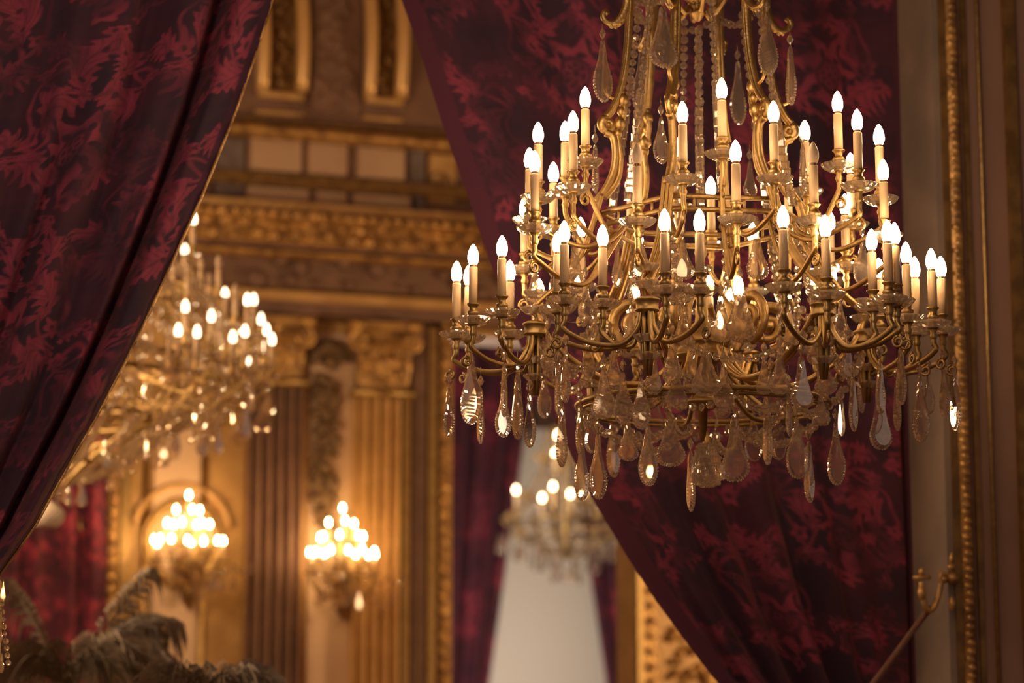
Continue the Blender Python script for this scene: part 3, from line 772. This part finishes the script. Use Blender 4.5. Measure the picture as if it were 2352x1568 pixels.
# tall gilded niche frames at the top
def niche(pxl, pxr, ybot, label):
    r = empty('niche_frame', at_y((pxl+pxr)/2, ybot, YB), label, 'niche frame', 'tall gilded niche frames'); o = r.location
    for px in (pxl, pxr):
        mb = MB(); pts = []
        for i in range(14):
            y = -160+(ybot+160)*i/13; q = at_y(px, y, YB-.05); q.y -= .10*math.sin(PI*min(1, max(0, (y+60)/320)))
            pts.append(q-o)
        mb.tube(pts, .046, 12)
        mb.build('side_moulding', M['nichegold'], r)
    mb = MB(); a = at_y(pxl-8, ybot, YB-.06)-o; b = at_y(pxr+8, ybot, YB-.06)-o; b.z = a.z; mb.tube([a, b], .03, 10)
    mb.tube([a+Vector((-.01, .03, -.12)), b+Vector((.01, .03, -.12))], .018, 8); mb.build('sill_moulding', M['wallgold'], r)
    mb = MB(); A = at_y(pxl, ybot, YB)-o; B = at_y(pxr, -160, YB)-o; mb.box((A.x, -.035, A.z), (B.x, -.02, B.z)); mb.build('niche_panel', M['bronze'], r)
    mb = MB()
    for i in range(16):
        q = at_y((pxl+pxr)/2+random.uniform(-14, 14), ybot-30-i*16, YB-.05)-o; mb.ball(q, random.uniform(.03, .055), 7, sy=.5, sz=random.uniform(.8, 1.6))
    mb.build('carved_ornament', M['bronze'], r)
niche(600, 690, 214, 'left tall gilded niche frame high on the salon wall beside the left curtain')
niche(846, 918, 228, 'right tall gilded niche frame high on the salon wall')
mb = MB()
X0, X1 = xbk(713, 150), xbk(823, 150)
mb.box((X0, YB-.06, zb(262)), (X1, YB-.021, zb(-300)))
for i in range(40):
    x = random.uniform(X0+.06, X1-.06); z = random.uniform(zb(255), zb(0)); mb.ball((x, YB-.055, z), random.uniform(.03, .06), 7, sy=.4, sz=random.uniform(.6, 1.8), R=Matrix.Rotation(random.uniform(-1, 1), 3, 'Y'))
trim(mb, M['wallbrown'], 'brown carved relief between the two niche frames')
# pilasters
def leaf_into(mb, base, h, w, out, tilt):
    n = 5; vs = []; fs = []
    for i in range(n+1):
        t = i/n; ww = w*(.7+.5*math.sin(PI*t))*(1-.5*t**3)
        y = -out*(t**2) ; z = h*math.sin(t*1.9)/math.sin(1.57)*.95
        for k in (-1, 0, 1): vs.append((base[0]+k*ww+tilt*t*h*.4, base[1]+y-(.012 if k == 0 else 0), base[2]+z))
    for i in range(n):
        for k in (0, 1): fs.append((i*3+k, i*3+k+1, i*3+k+4, i*3+k+3))
    mb.add(vs, fs)
def pilaster(px0, px1, yc, label):
    X0, X1 = xbk(px0, 1000, .12), xbk(px1, 1000, .12); w = X1-X0
    r = empty('pilaster', ((X0+X1)/2, YB-.021, 0), label, 'pilaster', 'fluted pilasters on the salon wall')
    zc = zb(yc, .12); zt = zb(737, .1)
    mb = MB(); nf = 5; prof = [(-w/2, 0), (-w/2, -.12)]
    for k in range(nf):
        c = -w/2+w*(k+.5)/nf; fwid = w/nf*.36
        for i in range(7):
            a = PI*i/6; prof.append((c-fwid*math.cos(a), -.12+.045*math.sin(a)))
    prof += [(w/2, -.12), (w/2, 0)]
    vs = []; fs = []
    for (x, y) in prof: vs += [(x, y, 0), (x, y, zc)]
    for i in range(len(prof)-1): fs.append((2*i, 2*i+2, 2*i+3, 2*i+1))
    mb.add(vs, fs, 0, False); mb.build('shaft', M['wallbrown'] if px0 < 700 else M['wallgold'], r)
    mb = MB(); mb.box((-w/2-.02, -.16, zc), (w/2+.02, 0, zc+.055)); mb.tube([(-w/2-.03, -.15, zc+.03), (w/2+.03, -.15, zc+.03)], .028, 8); mb.build('necking', M['gold'], r)
    mb = MB(); H = zt-zc-.06; mb.box((-w/2+.02, -.13, zc+.05), (w/2-.02, 0, zt-.05)); mb.box((-w/2-.06, -.20, zt-.06), (w/2+.06, 0, zt))
    for row, (n, h0, hh) in enumerate(((4, .04, .45), (3, .22, .5))):
        for k in range(n): leaf_into(mb, (-w/2+w*(k+.5)/n, -.13-.01*row, zc+.06+h0*H), hh*H, w/n*.42, .09, 0)
    for sx in (-1, 1):
        mb.tube(curl((sx*(w/2-.01), -.17, zt-.13), Vector((1, 0, 0)), .075, 1.7, .2, 26, PI/2, -sx), .022, 8)
        mb.ball((sx*(w/2), -.19, zt-.03), .05, 8, sz=.7); mb.ball((sx*w*.22, -.17, zt-.20), .045, 8, sz=1.4)
    for i in range(14): mb.ball((random.uniform(-w/2, w/2), -.15, zc+.1+random.random()*H*.8), random.uniform(.02, .04), 6)
    mb.build('capital', M['relief'], r)
    return r
pilaster(572, 694, 892, 'left fluted pilaster with a gilt leaf capital, partly behind the crystal chandelier')
pilaster(815, 940, 908, 'right fluted pilaster with a gilt leaf capital between garland and doorway')
# panel behind the second sconce and garland
panel_px(698, 812, 760, 2300, .03, M['cream'], 'cream panel behind the garland and right wall sconce')
panel_px(338, 462, 960, 2300, .03, M['cream'], 'cream panel behind the left wall sconce')
for (px, l) in ((466, 'gilt strip right of the left cream panel'), (333, 'gilt strip left of the left cream panel'), (566, 'gilt strip left of the left pilaster')):
    mb = MB(); x = xbk(px, 1250, .04); mb.tube([(x, YB-.03, 0), (x, YB-.03, zb(960))], .022, 8); trim(mb, M['gold'], l)
mb = MB()
for i in range(95):
    t = random.random(); y = 868+345*t; px = 748-6*t+random.uniform(-1, 1)*(34-12*t)*(.5+.5*abs(math.sin(t*17)))
    q = at_y(px, y, YB-.08); mb.ball(q, random.uniform(.022, .045), 7, sx=random.uniform(.6, 1.3), sz=random.uniform(.7, 1.5), R=Matrix.Rotation(random.uniform(-1.3, 1.3), 3, 'Y'))
mb.tube([at_y(748, 860, YB-.05), at_y(750, 1030, YB-.04), at_y(742, 1215, YB-.05)], .022, 8)
tag(mb.build('garland', M['carved']), 'dark carved leaf garland hanging above the right wall sconce', 'garland')
mb = MB(); c = at_y(752, 815, YB-.02)
for k in range(9):
    a = PI*(k+.5)/9; mb.tube([c+Vector((math.cos(a)*.03, -.03, math.sin(a)*.03-.05)), c+Vector((math.cos(a)*.15, -.07, math.sin(a)*.15-.05))], [.015, .032], 8)
mb.ball(c+Vector((0, -.05, -.06)), .05, 8); tag(mb.build('shell_ornament', M['carved']), 'dark carved shell between the two capitals', 'shell ornament')
# round medallion behind the left sconce
md = empty('round_medallion', at_y(418, 1248, YB-.03), 'round gilt medallion frame on the cream panel behind the left sconce', 'medallion')
mb = MB()
for R_, r_, t0, t1 in ((.225, .026, 0, 2*PI), (.255, .012, 0, 2*PI)):
    mb.tube([(R_*math.cos(2*PI*k/48), -.02, R_*1.15*math.sin(2*PI*k/48)) for k in range(48)], r_, 8, closed=True)
mb.build('ring', M['gold'], md)
mb = MB(); mb.tube([(.325*math.cos(PI*(.06+.88*k/30)), 0, .05+.335*math.sin(PI*(.06+.88*k/30))) for k in range(31)], .022, 8); mb.build('arch_moulding', M['wallgold'], md)
# doorway framing (carved strips)
def carved_strip(px, w, label, y_top, beads=True, mat='relief', p=.05):
    mb = MB(); x = xbk(px, 1150, p); z1 = at_y(px, y_top, YB-p).z
    mb.box((x-w, YB-p, 0), (x+w, YB+.01, z1))
    if beads:
        z = 1.8
        while z < z1:
            mb.ball((x, YB-p-.006, z), w*.75, 8, sy=.7, sz=1.1); z += w*2.1
    return trim(mb, M[mat], label)
carved_strip(1021, .045, 'carved gilt strip at the left edge of the doorway', 720)
carved_strip(993, .028, 'plain gilt strip beside the carved door strip', 720, False, 'gold')
carved_strip(1007, .012, 'dark groove of the door frame', 720, False, 'bronze')
carved_strip(934, .026, 'gilt strip right of the right pilaster', 900, False, 'gold', .15)
carved_strip(962, .045, 'brown strip between pilaster and door frame', 720, False, 'wallbrown')
carved_strip(1492, .05, 'carved gilt strip on the right side of the doorway', 1000)
carved_strip(1469, .02, 'plain gilt strip right of the doorway', 1000, False, 'gold')
mb = MB()
for i in range(60):
    q = at_y(random.uniform(1540, 1660), random.uniform(1420, 1600), YB-.03); mb.ball(q, random.uniform(.02, .05), 7, sz=random.uniform(.6, 1.4))
tag(mb.build('carved_trophy', M['relief']), 'carved gilt ornament low on the wall right of the doorway', 'ornament')
# mirror frame and red hanging at the far left
fr = empty('mirror_frame', (xbk(268, 1250), YB, 0), 'tall beaded gilt frame beside the red hanging at lower left', 'frame'); o = fr.location
mb = MB(); x = xbk(256, 1250, .08)-o.x
mb.box((x-.045, -.07, 0), (x+.045, 0, zb(980)))
z = 1.8
while z < zb(980): mb.ball((x, -.085, z), .034, 8, sz=1.15); z += .085
mb.build('beaded_stile', M['relief'], fr)
mb = MB(); x = xbk(288, 1250, .08)-o.x; mb.box((x-.03, -.05, 0), (x+.03, 0, zb(980))); mb.build('plain_stile', M['gold'], fr)
mb = MB(); mb.tube(spline([at_y(176, 1040, YB-.05)-o, at_y(176, 1130, YB-.05)-o, at_y(182, 1200, YB-.05)-o, at_y(205, 1245, YB-.05)-o, at_y(246, 1268, YB-.05)-o], 8), .03, 8); mb.build('curved_stile', M['gold'], fr)
def far_curtain(name, E, O, Y, y0, y1, label, nf, seed, amp=.06, dark=None, group='burgundy hangings in the far rooms', W=.5):
    def fold(s, t, py): return amp*np.sin(s*nf*2*PI+seed)+amp*.5*np.sin(s*nf*3.1*PI+2*seed+t*2)
    def wv(U, V, s, t, py): return damask(U+seed, V+seed*.7, W=W, H=W*1.45, soft=.012)
    o = curtain(name, E, O, Y, y0, y1, 110, 160, fold, M['cloth_far'], wv); tag(o, label, 'curtain', group); return o
far_curtain('wall_hanging', [(-20, 950), (-20, 1900)], [(246, 950), (246, 1900)], YB-.12, 950, 1900, 'red damask hanging at the lower left behind the palm', 4, 1.0, .03)

# ------------------------------------------------------------------ the room beyond the doorway
mb = MB(); mb.box((-2, YF+.3, 0), (22, YF+.5, 7.4)); tag(mb.build('wall_far', M['wallbrown']), 'window wall of the room beyond the doorway', kind='structure')
zt = at_y(1250, 985, YF+.1).z
mb = MB(); a = at_y(1080, 1300, YF+.1).x; b = at_y(1440, 1300, YF+.1).x
mb.box((a, YF+.1, 0), (b, YF+.14, zt)); tag(mb.build('window_1', M['white']), 'pale blind drawn down in the window between the distant red curtains', kind='structure')
far_curtain('window_curtain', [(1300, 600), (1262, 840), (1206, 1000), (1166, 1280), (1126, 1568), (1096, 1800)], [(985, 600), (985, 1800)], YF-.1, 600, 1800, 'distant red window curtain left of the pale blind', 5, 2.0, W=.8)
far_curtain('window_curtain', [(1240, 600), (1256, 840), (1306, 1010), (1350, 1270), (1395, 1568), (1430, 1800)], [(1530, 600), (1530, 1800)], YF-.3, 600, 1800, 'distant red window curtain right of the pale blind', 4, 3.0, W=.8)

# ------------------------------------------------------------------ crystal chandelier of the salon (left) and the one far away
BULB_S = bulb_mesh(M['sconcebulb'])
def simple_candle(root, org, p, s, base, lit=True, bulb=None, pan=True, r=.006):
    mb = MB(); p = Vector(p)
    mb.lathe([(a*s, b*s) for a, b in CUP[::2]], 8, Matrix.Translation(p))
    q = p.lerp(base, .45); q.z = min(p.z, base.z)-.06*s
    mb.tube(spline([p, p+Vector((0, 0, -.06*s)), q, base], 5), r*s, 6)
    a = mb.build('candle_arm', M['gold'], root)
    inst('candle_sleeve', SLEEVE, a, p, sc=s)
    o = inst('light_bulb', (bulb or BULB) if lit else UNLIT, a, p, sc=s)
    if not lit: o['label'] = 'unlit bulb'
    if pan: inst('drip_pan', DISH, a, p, sc=s)
    return a
def frame_of(root, A, levels, rod_top):
    """levels: [(R, z)] rings joined by curved ribs"""
    for R, z in levels:
        mb = MB(); mb.tube([Vector((R*math.cos(k*PI/16), R*math.sin(k*PI/16), z)) for k in range(32)], .014, 8, closed=True)
        mb.build('frame_ring', M['goldd'], root)
    for k in range(8):
        a = k*PI/4+.2; e = Vector((math.cos(a), math.sin(a), 0)); mb = MB()
        mb.tube(spline([e*R+Vector((0, 0, z)) for R, z in levels], 6), .009, 7)
        for R, z in levels[1:-1]: mb.tube(curl(e*(R+.06)+Vector((0, 0, z+.03)), e, .06, 1.3, .3, 16, 0, 1), .010, 6)
        mb.build('scroll_rib', M['goldd'], root)
    z0 = levels[-1][1]; zt_ = levels[0][1]
    mb = MB(); mb.lathe([(0, z0-.05), (.05, z0-.04), (.03, z0+.1), (.06, z0+.25), (.03, z0+.4), (.02, zt_), (.05, zt_+.05), (.014, zt_+.15), (.014, rod_top-.06), (.1, rod_top-.03), (.1, rod_top)], 14)
    mb.build('central_stem', M['goldd'], root)

D2 = 12.0
A2 = at_h(116, 900, D2); A2.z = 0
C2 = empty('chandelier', A2, 'big crystal chandelier half hidden behind the left curtain', 'chandelier')
def z2(y): return at_h(400, y, D2).z
def on2(px, py, R, sg):       # point at radius R about the axis on that ray
    x0 = (at_h(px, py, D2)-A2).dot(RT); dd = sg*math.sqrt(max(R*R-x0*x0, 0))
    return at_h(px, py, D2-dd)-A2
frame_of(C2, A2, [(.30, z2(300)), (.42, z2(520)), (.62, z2(700)), (.92, z2(850)), (.94, z2(890)), (.55, z2(960)), (.22, z2(1060)), (.08, z2(1120))], 7.4)
T2 = [(445,487,.80,1,1),(425,560,.75,-1,1),(503,585,.88,1,0),(480,625,.90,-1,0),(517,660,.95,-1,1),(541,650,.98,1,0),(568,673,1.02,1,1),(583,673,1.03,-1,1),(486,710,1.05,1,1),(497,710,1.02,-1,1),
      (453,746,1.05,1,1),(600,718,1.08,-1,1),(613,742,1.10,1,1),(625,764,1.12,1,1),(603,783,1.12,-1,1),(535,758,1.05,1,1),(552,753,1.0,-1,1),(563,745,1.05,1,1),(547,816,1.05,-1,1),(571,815,1.1,-1,1),(470,797,1.08,-1,1),
      (426,688,.95,1,1),(403,699,.95,-1,1),(390,745,1.0,1,0),(410,742,1.02,1,1),(432,600,.8,1,0),(398,600,.8,-1,0),(462,590,.82,-1,0),(540,700,.98,-1,0),(575,712,1.0,-1,0)]
S2 = .98; SALB = bulb_mesh(M['salonbulb'])
for (x, y, R, sg, lit) in T2:
    tip = on2(x, y, R, sg); p = tip-Vector((0, 0, TIP*S2)); e = Vector((p.x, p.y, 0)).normalized()
    zr = min(p.z-.10, z2(860)); base = e*max(.35, Vector((p.x, p.y, 0)).length-.35)+Vector((0, 0, zr))
    simple_candle(C2, A2, p, S2, base, bool(lit), bulb=SALB)
ring_specs = [(1.02, 700, 860, 12, .15), (.85, 640, 800, 10, .15), (.70, 560, 720, 8, .15), (1.10, 830, 960, 22, .16), (.98, 880, 1000, 20, .17), (.80, 900, 1030, 16, .18), (.58, 950, 1072, 14, .17), (.36, 1010, 1105, 10, .15), (.17, 1065, 1150, 6, .13)]
for (R, ya, yb_, n, h) in ring_specs:
    for k in range(n):
        a = 2*PI*(k+.3*random.random())/n
        v = RT*(R*math.cos(a))+FH*(R*math.sin(a))
        if v.dot(RT) < -.15: continue
        o = inst('crystal_pendant', random.choice(PEND)[1], C2, (v.x, v.y, z2(yb_)+h+random.uniform(-.03, .04)), rz=random.uniform(0, 3.1), sc=h*random.uniform(.85, 1.15))
def strand2(a, b, n, r, sag):
    bead_strand(C2, a, b, n, r, sag)
for k in range(20):
    a = 2*PI*k/20; e = RT*math.cos(a)+FH*math.sin(a); e = Vector((e.x, e.y, 0))
    if e.dot(RT) < -.2: continue
    strand2(e*.30+Vector((0, 0, z2(330))), e*.60+Vector((0, 0, z2(690))), 22, .016, .06)
    strand2(e*.62+Vector((0, 0, z2(700))), e*1.0+Vector((0, 0, z2(850))), 16, .017, .07)
    strand2(e*1.0+Vector((0, 0, z2(860))), e*.6+Vector((0, 0, z2(985))), 16, .017, .04)
    strand2(e*.6+Vector((0, 0, z2(990))), e*.2+Vector((0, 0, z2(1100))), 18, .016, .03)
    e2 = RT*math.cos(a+.314)+FH*math.sin(a+.314); e2 = Vector((e2.x, e2.y, 0))
    strand2(e*1.02+Vector((0, 0, z2(840))), e2*1.02+Vector((0, 0, z2(840))), 9, .017, .10)
    strand2(e*.80+Vector((0, 0, z2(780))), e2*.95+Vector((0, 0, z2(860))), 9, .017, .05)
    strand2(e*.70+Vector((0, 0, z2(620))), e*1.05+Vector((0, 0, z2(800))), 14, .017, .05)
    strand2(e2*.45+Vector((0, 0, z2(480))), e2*.85+Vector((0, 0, z2(700))), 16, .017, .05)
    strand2(e2*1.05+Vector((0, 0, z2(860))), e2*.8+Vector((0, 0, z2(990))), 12, .017, .0)
    strand2(e2*.8+Vector((0, 0, z2(930))), e2*.4+Vector((0, 0, z2(1050))), 14, .017, .0)
mb = MB(); mb.lathe([(0, z2(1212)), (.05, z2(1210)), (.078, z2(1198)), (.084, z2(1183)), (.074, z2(1166)), (.045, z2(1154)), (.02, z2(1150)), (.012, z2(1120)), (0, z2(1118))], 26)
for i in range(9):
    t = (i+.5)/9; zz = z2(1208-50*t); rr = .084*math.sin(PI*(.12+.78*t))**.6
    for k in range(18):
        a = (k+.5*(i % 2))*2*PI/18; mb.ball((rr*math.cos(a), rr*math.sin(a), zz), .0085, 6)
mb.build('hobnail_ball', M['hobnail'], C2)

D3 = 24.0
A3 = at_h(1300, 1150, D3); A3.z = 0
C3 = empty('chandelier', A3, 'distant crystal chandelier in front of the pale window blind', 'chandelier')
def z3(y): return at_h(1300, y, D3).z
frame_of(C3, A3, [(.18, z3(985)), (.22, z3(1060)), (.40, z3(1150)), (.56, z3(1200)), (.45, z3(1235)), (.12, z3(1275))], 7.4)
for (x, y, R, sg, lit) in ((1185,1116,.56,1,1),(1270,1108,.5,1,1),(1245,1134,.6,1,1),(1281,990,.3,1,1),(1275,1032,.3,1,1),(1255,1098,.5,-1,0),(1282,1152,.6,-1,0),(1310,1125,.5,1,1),(1345,1120,.5,-1,1),(1395,1130,.56,1,1),(1420,1135,.62,-1,1),(1335,1030,.3,1,1),(1320,990,.3,-1,1)):
    x0 = (at_h(x, y, D3)-A3).dot(RT); dd = sg*math.sqrt(max(R*R-x0*x0, 0)); tip = at_h(x, y, D3-dd)-A3
    p = tip-Vector((0, 0, TIP*1.1)); e = Vector((p.x, p.y, 0)).normalized()
    simple_candle(C3, A3, p, 1.1, e*max(.15, Vector((p.x, p.y, 0)).length-.25)+Vector((0, 0, min(p.z-.08, z3(1180)))), bool(lit), bulb=FARB)
for (R, yb_, n, h) in ((.66, 1265, 16, .17), (.50, 1290, 14, .18), (.32, 1312, 10, .18), (.14, 1335, 6, .17)):
    for k in range(n):
        a = 2*PI*(k+.3*random.random())/n; v = RT*(R*math.cos(a))+FH*(R*math.sin(a))
        inst('crystal_pendant', random.choice(PEND)[1], C3, (v.x, v.y, z3(yb_)+h), rz=random.uniform(0, 3.1), sc=h*random.uniform(.9, 1.2))
for k in range(14):
    a = 2*PI*k/14; e = RT*math.cos(a)+FH*math.sin(a); e = Vector((e.x, e.y, 0))
    bead_strand(C3, e*.22+Vector((0, 0, z3(1060))), e*.58+Vector((0, 0, z3(1195))), 16, .022, .05)
    bead_strand(C3, e*.58+Vector((0, 0, z3(1195))), e*.2+Vector((0, 0, z3(1270))), 12, .022, .05)
    bead_strand(C3, e*.18+Vector((0, 0, z3(985))), e*.22+Vector((0, 0, z3(1060))), 8, .022, 0)

# ------------------------------------------------------------------ wall sconces
def sconce(cx, cy, bulbs, label):
    o = at_y(cx, cy, YB-.07); r = empty('wall_sconce', o, label, 'sconce', 'many armed crystal wall sconces')
    mb = MB(); mb.lathe([(0, -.02), (.07, -.015), (.09, 0), (.05, .03), (.03, .10)], 14, Matrix.Rotation(PI/2, 4, 'X'))
    mb.tube([(0, .04, .02), (0, -.01, .02)], .05, 10); mb.ball((0, -.02, -.18), .05, 8, sz=1.8); mb.ball((0, -.02, .16), .045, 8, sz=1.6); mb.build('backplate', M['bronze'], r)
    mb = MB(); mb.tube(spline([(0, -.08, -.28), (0, -.20, -.16), (0, -.24, .0), (0, -.22, .22), (0, -.2, .42)], 6), .02, 8); mb.ball((0, -.22, .02), .05, 10); mb.build('stem', M['goldd'], r)
    for i, (x, y, dp, lit) in enumerate(bulbs):
        tip = at_y(x, y, YB-.32-dp)-o; p = tip-Vector((0, 0, TIP*.70))
        zb_ = min(p.z-.10, .02+.25*max(0, p.z)); base = Vector((p.x*.25, -.22, zb_))
        simple_candle(r, o, p, .70, base, bool(lit), bulb=BULB_S, r=.009)
    for k in range(20):
        a = random.uniform(0, PI); R = random.uniform(.08, .30)
        inst('crystal_pendant', random.choice(PEND)[1], r, (R*math.cos(a), -.22-R*.5*math.sin(a), random.uniform(-.10, -.02)), rz=random.uniform(0, 3), sc=random.uniform(.10, .15))
    for k in range(5):
        bead_strand(r, Vector((-.24+.12*k, -.30, .0)), Vector((-.12+.12*k, -.30, .0)), 7, .013, .06)
B1 = [(434,1128,0,1),(405,1161,.1,1),(442,1161,.12,1),(459,1163,0,1),(384,1192,.05,1),(400,1195,.14,1),(419,1190,0,1),(452,1196,.15,1),(466,1193,.05,1),(482,1195,.1,1),(354,1230,.02,1),(368,1228,.12,1),(394,1228,.18,1),(431,1231,.2,1),(468,1233,.18,1),(500,1232,.1,1),(513,1233,.02,1),(440,1236,.1,1),(362,1238,.06,1)]
B2 = [(787,1158,0,1),(755,1191,.1,1),(793,1187,.12,1),(813,1194,0,1),(743,1223,.05,1),(780,1219,.14,1),(824,1221,.05,1),(834,1223,.12,1),(711,1259,.05,1),(726,1258,.12,1),(746,1262,.18,1),(760,1254,.1,1),(800,1254,.18,1),(817,1264,.1,1),(832,1253,.16,1),(846,1266,.1,1),(860,1258,.03,1),(785,1268,.2,0),(736,1225,.14,1),(719,1261,.02,1),(862,1264,.08,1)]
sconce(432, 1300, B1, 'left wall sconce of many lit candle bulbs in front of the round medallion')
sconce(785, 1325, B2, 'right wall sconce of many lit candle bulbs below the garland')

# ------------------------------------------------------------------ palms
def palm(px, py, d, fronds, label, scale, pot=True):
    c = at_h(px, py, d); r = empty('potted_palm', (c.x, c.y, 0), label, 'palm', 'potted palms in front of the salon wall')
    mb = MB(); mb.lathe([(0, 0), (.20, 0), (.24, .3), (.28, .55), (.31, .58), (.28, .6), (.25, .55), (0, .52)], 20); mb.build('planter', M['pot'], r)
    mb = MB(); mb.tube([(0, 0, .5), (.02, .01, c.z*.6), (0, 0, c.z+.05)], [.05, .045, .05], 8); mb.build('trunk', M['stem'], r)
    for (az, L_, rise, droop) in fronds:
        a = math.radians(az); e = RT*math.cos(a)-FH*math.sin(a); e = Vector((e.x, e.y, 0)); pts = []
        for i in range(15):
            t = i/14; pts.append(Vector((0, 0, c.z))+e*(L_*(t-.12*t*t))+Vector((0, 0, rise*t-droop*t*t)))
        mb = MB(); mb.tube(pts, [.009*(1-.8*i/14) for i in range(15)], 5, mi=1)
        side = Vector((0, 0, 1)).cross(e)
        n = 22
        for i in range(n):
            t = .12+.88*i/(n-1); k = min(13, int(t*14)); q = pts[k].lerp(pts[k+1], t*14-k); tg = (pts[k+1]-pts[k]).normalized()
            ll = scale*.27*math.sin(PI*(.14+.76*t))*random.uniform(.85, 1.1); dr = random.uniform(.7, 1.3)
            for sgn in (-1, 1):
                dirv = (side*sgn*.5+tg*.9+Vector((0, 0, -.05))).normalized()
                m1 = q+dirv*ll*.5; m2 = q+dirv*ll*.80+Vector((0, 0, -ll*.28*dr)); m3 = q+dirv*ll*.95+Vector((0, 0, -ll*.95*dr))
                w = tg*.0042*scale; fold = Vector((0, 0, .004))
                vs = [q, m1+w+fold, m1-w-fold, m2+w*.9+fold, m2-w*.9-fold, m3]
                mb.add(vs, [(0, 2, 1), (1, 2, 4, 3), (3, 4, 5)])
        mb.build('frond', [M['leaf'], M['stem']], r)
    return r
F1 = [(az, random.uniform(.45, .75), random.uniform(.52, 1.0), random.uniform(.55, 1.05)) for az in range(0, 360, 15)]
F1 += [(20, .42, .75, .25), (150, .30, .75, .3), (75, .5, .62, .5), (50, .55, .55, .5), (100, .4, .6, .5), (350, .50, .66, .35)]
palm(150, 1585, 10.6, F1, 'bushy potted palm with drooping fronds at the lower left corner', 1.0)
F2 = [(az, random.uniform(.24, .33), random.uniform(.56, .68), random.uniform(.5, .62)) for az in range(5, 360, 24)]
palm(476, 1668, 9.1, F2, 'smaller palm whose arched fronds just show below the left sconce', .85)

# crystal branch just inside the left edge of the picture
g = at_h(-6, 1420, 7.0)
gr = empty('crystal_girandole', (g.x, g.y, 0), 'slim crystal stand cut by the left edge, in front of the palm', 'girandole')
mb = MB(); mb.lathe([(0, 0), (.16, 0), (.15, .03), (.03, .08), (.02, .8), (.035, .9), (.02, 1.0), (.02, g.z-.3), (.05, g.z-.28), (.012, g.z-.2), (.012, g.z+.1), (0, g.z+.12)], 14); mb.build('stand', M['goldd'], gr)
for (x, y0, y1) in ((7, 1330, 1385), (2, 1440, 1475), (4, 1500, 1545)):
    q = at_h(x, y0, 6.98)-gr.location; q2 = at_h(x, y1, 6.98)-gr.location
    inst('crystal_pendant', PEND[0][1], gr, q, sc=(q.z-q2.z), rz=.3)
bead_strand(gr, at_h(3, 1380, 6.98)-gr.location, at_h(20, 1530, 6.98)-gr.location, 9, .009, .0)

# ------------------------------------------------------------------ light and camera
def lamp(name, loc_, power, col, size=.3):
    l = bpy.data.lights.new(name, 'POINT'); l.energy = power; l.color = col; l.shadow_soft_size = size
    o = bpy.data.objects.new(name, l); COL.objects.link(o); o.location = loc_; return o
lamp('room_fill_light', (-1.2, 1.0, 4.6), 300, (1, .72, .48), .5)  # added unseen lamp, brightens the left curtain from behind the camera
lamp('salon_chandelier_light', (A2.x-1.0, A2.y-.3, z2(800)), 240, (1, .66, .34), .4)
lamp('salon_front_fill_light', (-1.5, 9.0, 4.2), 260, (1, .68, .40), .4)  # unseen fill, put in to light the palms from the front
lamp('salon_side_fill_light', (8.6, 12.3, 2.8), 420, (1, .64, .32), .5)  # made-up lamp out of view at right, lifts the lower salon wall
lamp('far_blind_fill_light', (A3.x+.6, YF-2.6, 2.2), 140, (1, .84, .68), .3)  # added lamp inside the room that brightens the pale blind
lamp('far_room_fill_light', (A3.x-1.6, A3.y-1.5, 4.4), 300, (1, .82, .64), .5)  # extra unseen fill for the far room and its chandelier
w = bpy.data.worlds.new('World'); SC.world = w; w.use_nodes = True
w.node_tree.nodes['Background'].inputs[0].default_value = (.93, .64, .50, 1); w.node_tree.nodes['Background'].inputs[1].default_value = .20
cam = bpy.data.cameras.new('camera'); co = bpy.data.objects.new('camera', cam); COL.objects.link(co); SC.camera = co
cam.sensor_width = 36; cam.sensor_fit = 'HORIZONTAL'; cam.lens = F/2352*36
co.location = CAM
co.matrix_world = Matrix.Translation(CAM) @ Matrix((RT, UP, -FW)).transposed().to_4x4()
cam.clip_start = .1; cam.clip_end = 100
cam.dof.use_dof = True; cam.dof.focus_distance = 6.75; cam.dof.aperture_fstop = 2.0
vs_ = SC.view_settings; SC.display_settings.display_device = 'sRGB'
vs_.view_transform = 'Standard'; vs_.look = 'None'; vs_.gamma = 1.0; vs_.exposure = 0.0; vs_.use_curve_mapping = False
cy = SC.cycles
cy.use_denoising = True; cy.max_bounces = 8; cy.diffuse_bounces = 3; cy.glossy_bounces = 3; cy.transmission_bounces = 6; cy.transparent_max_bounces = 10
cy.sample_clamp_indirect = 4.0; cy.caustics_reflective = False; cy.caustics_refractive = True; cy.blur_glossy = .5
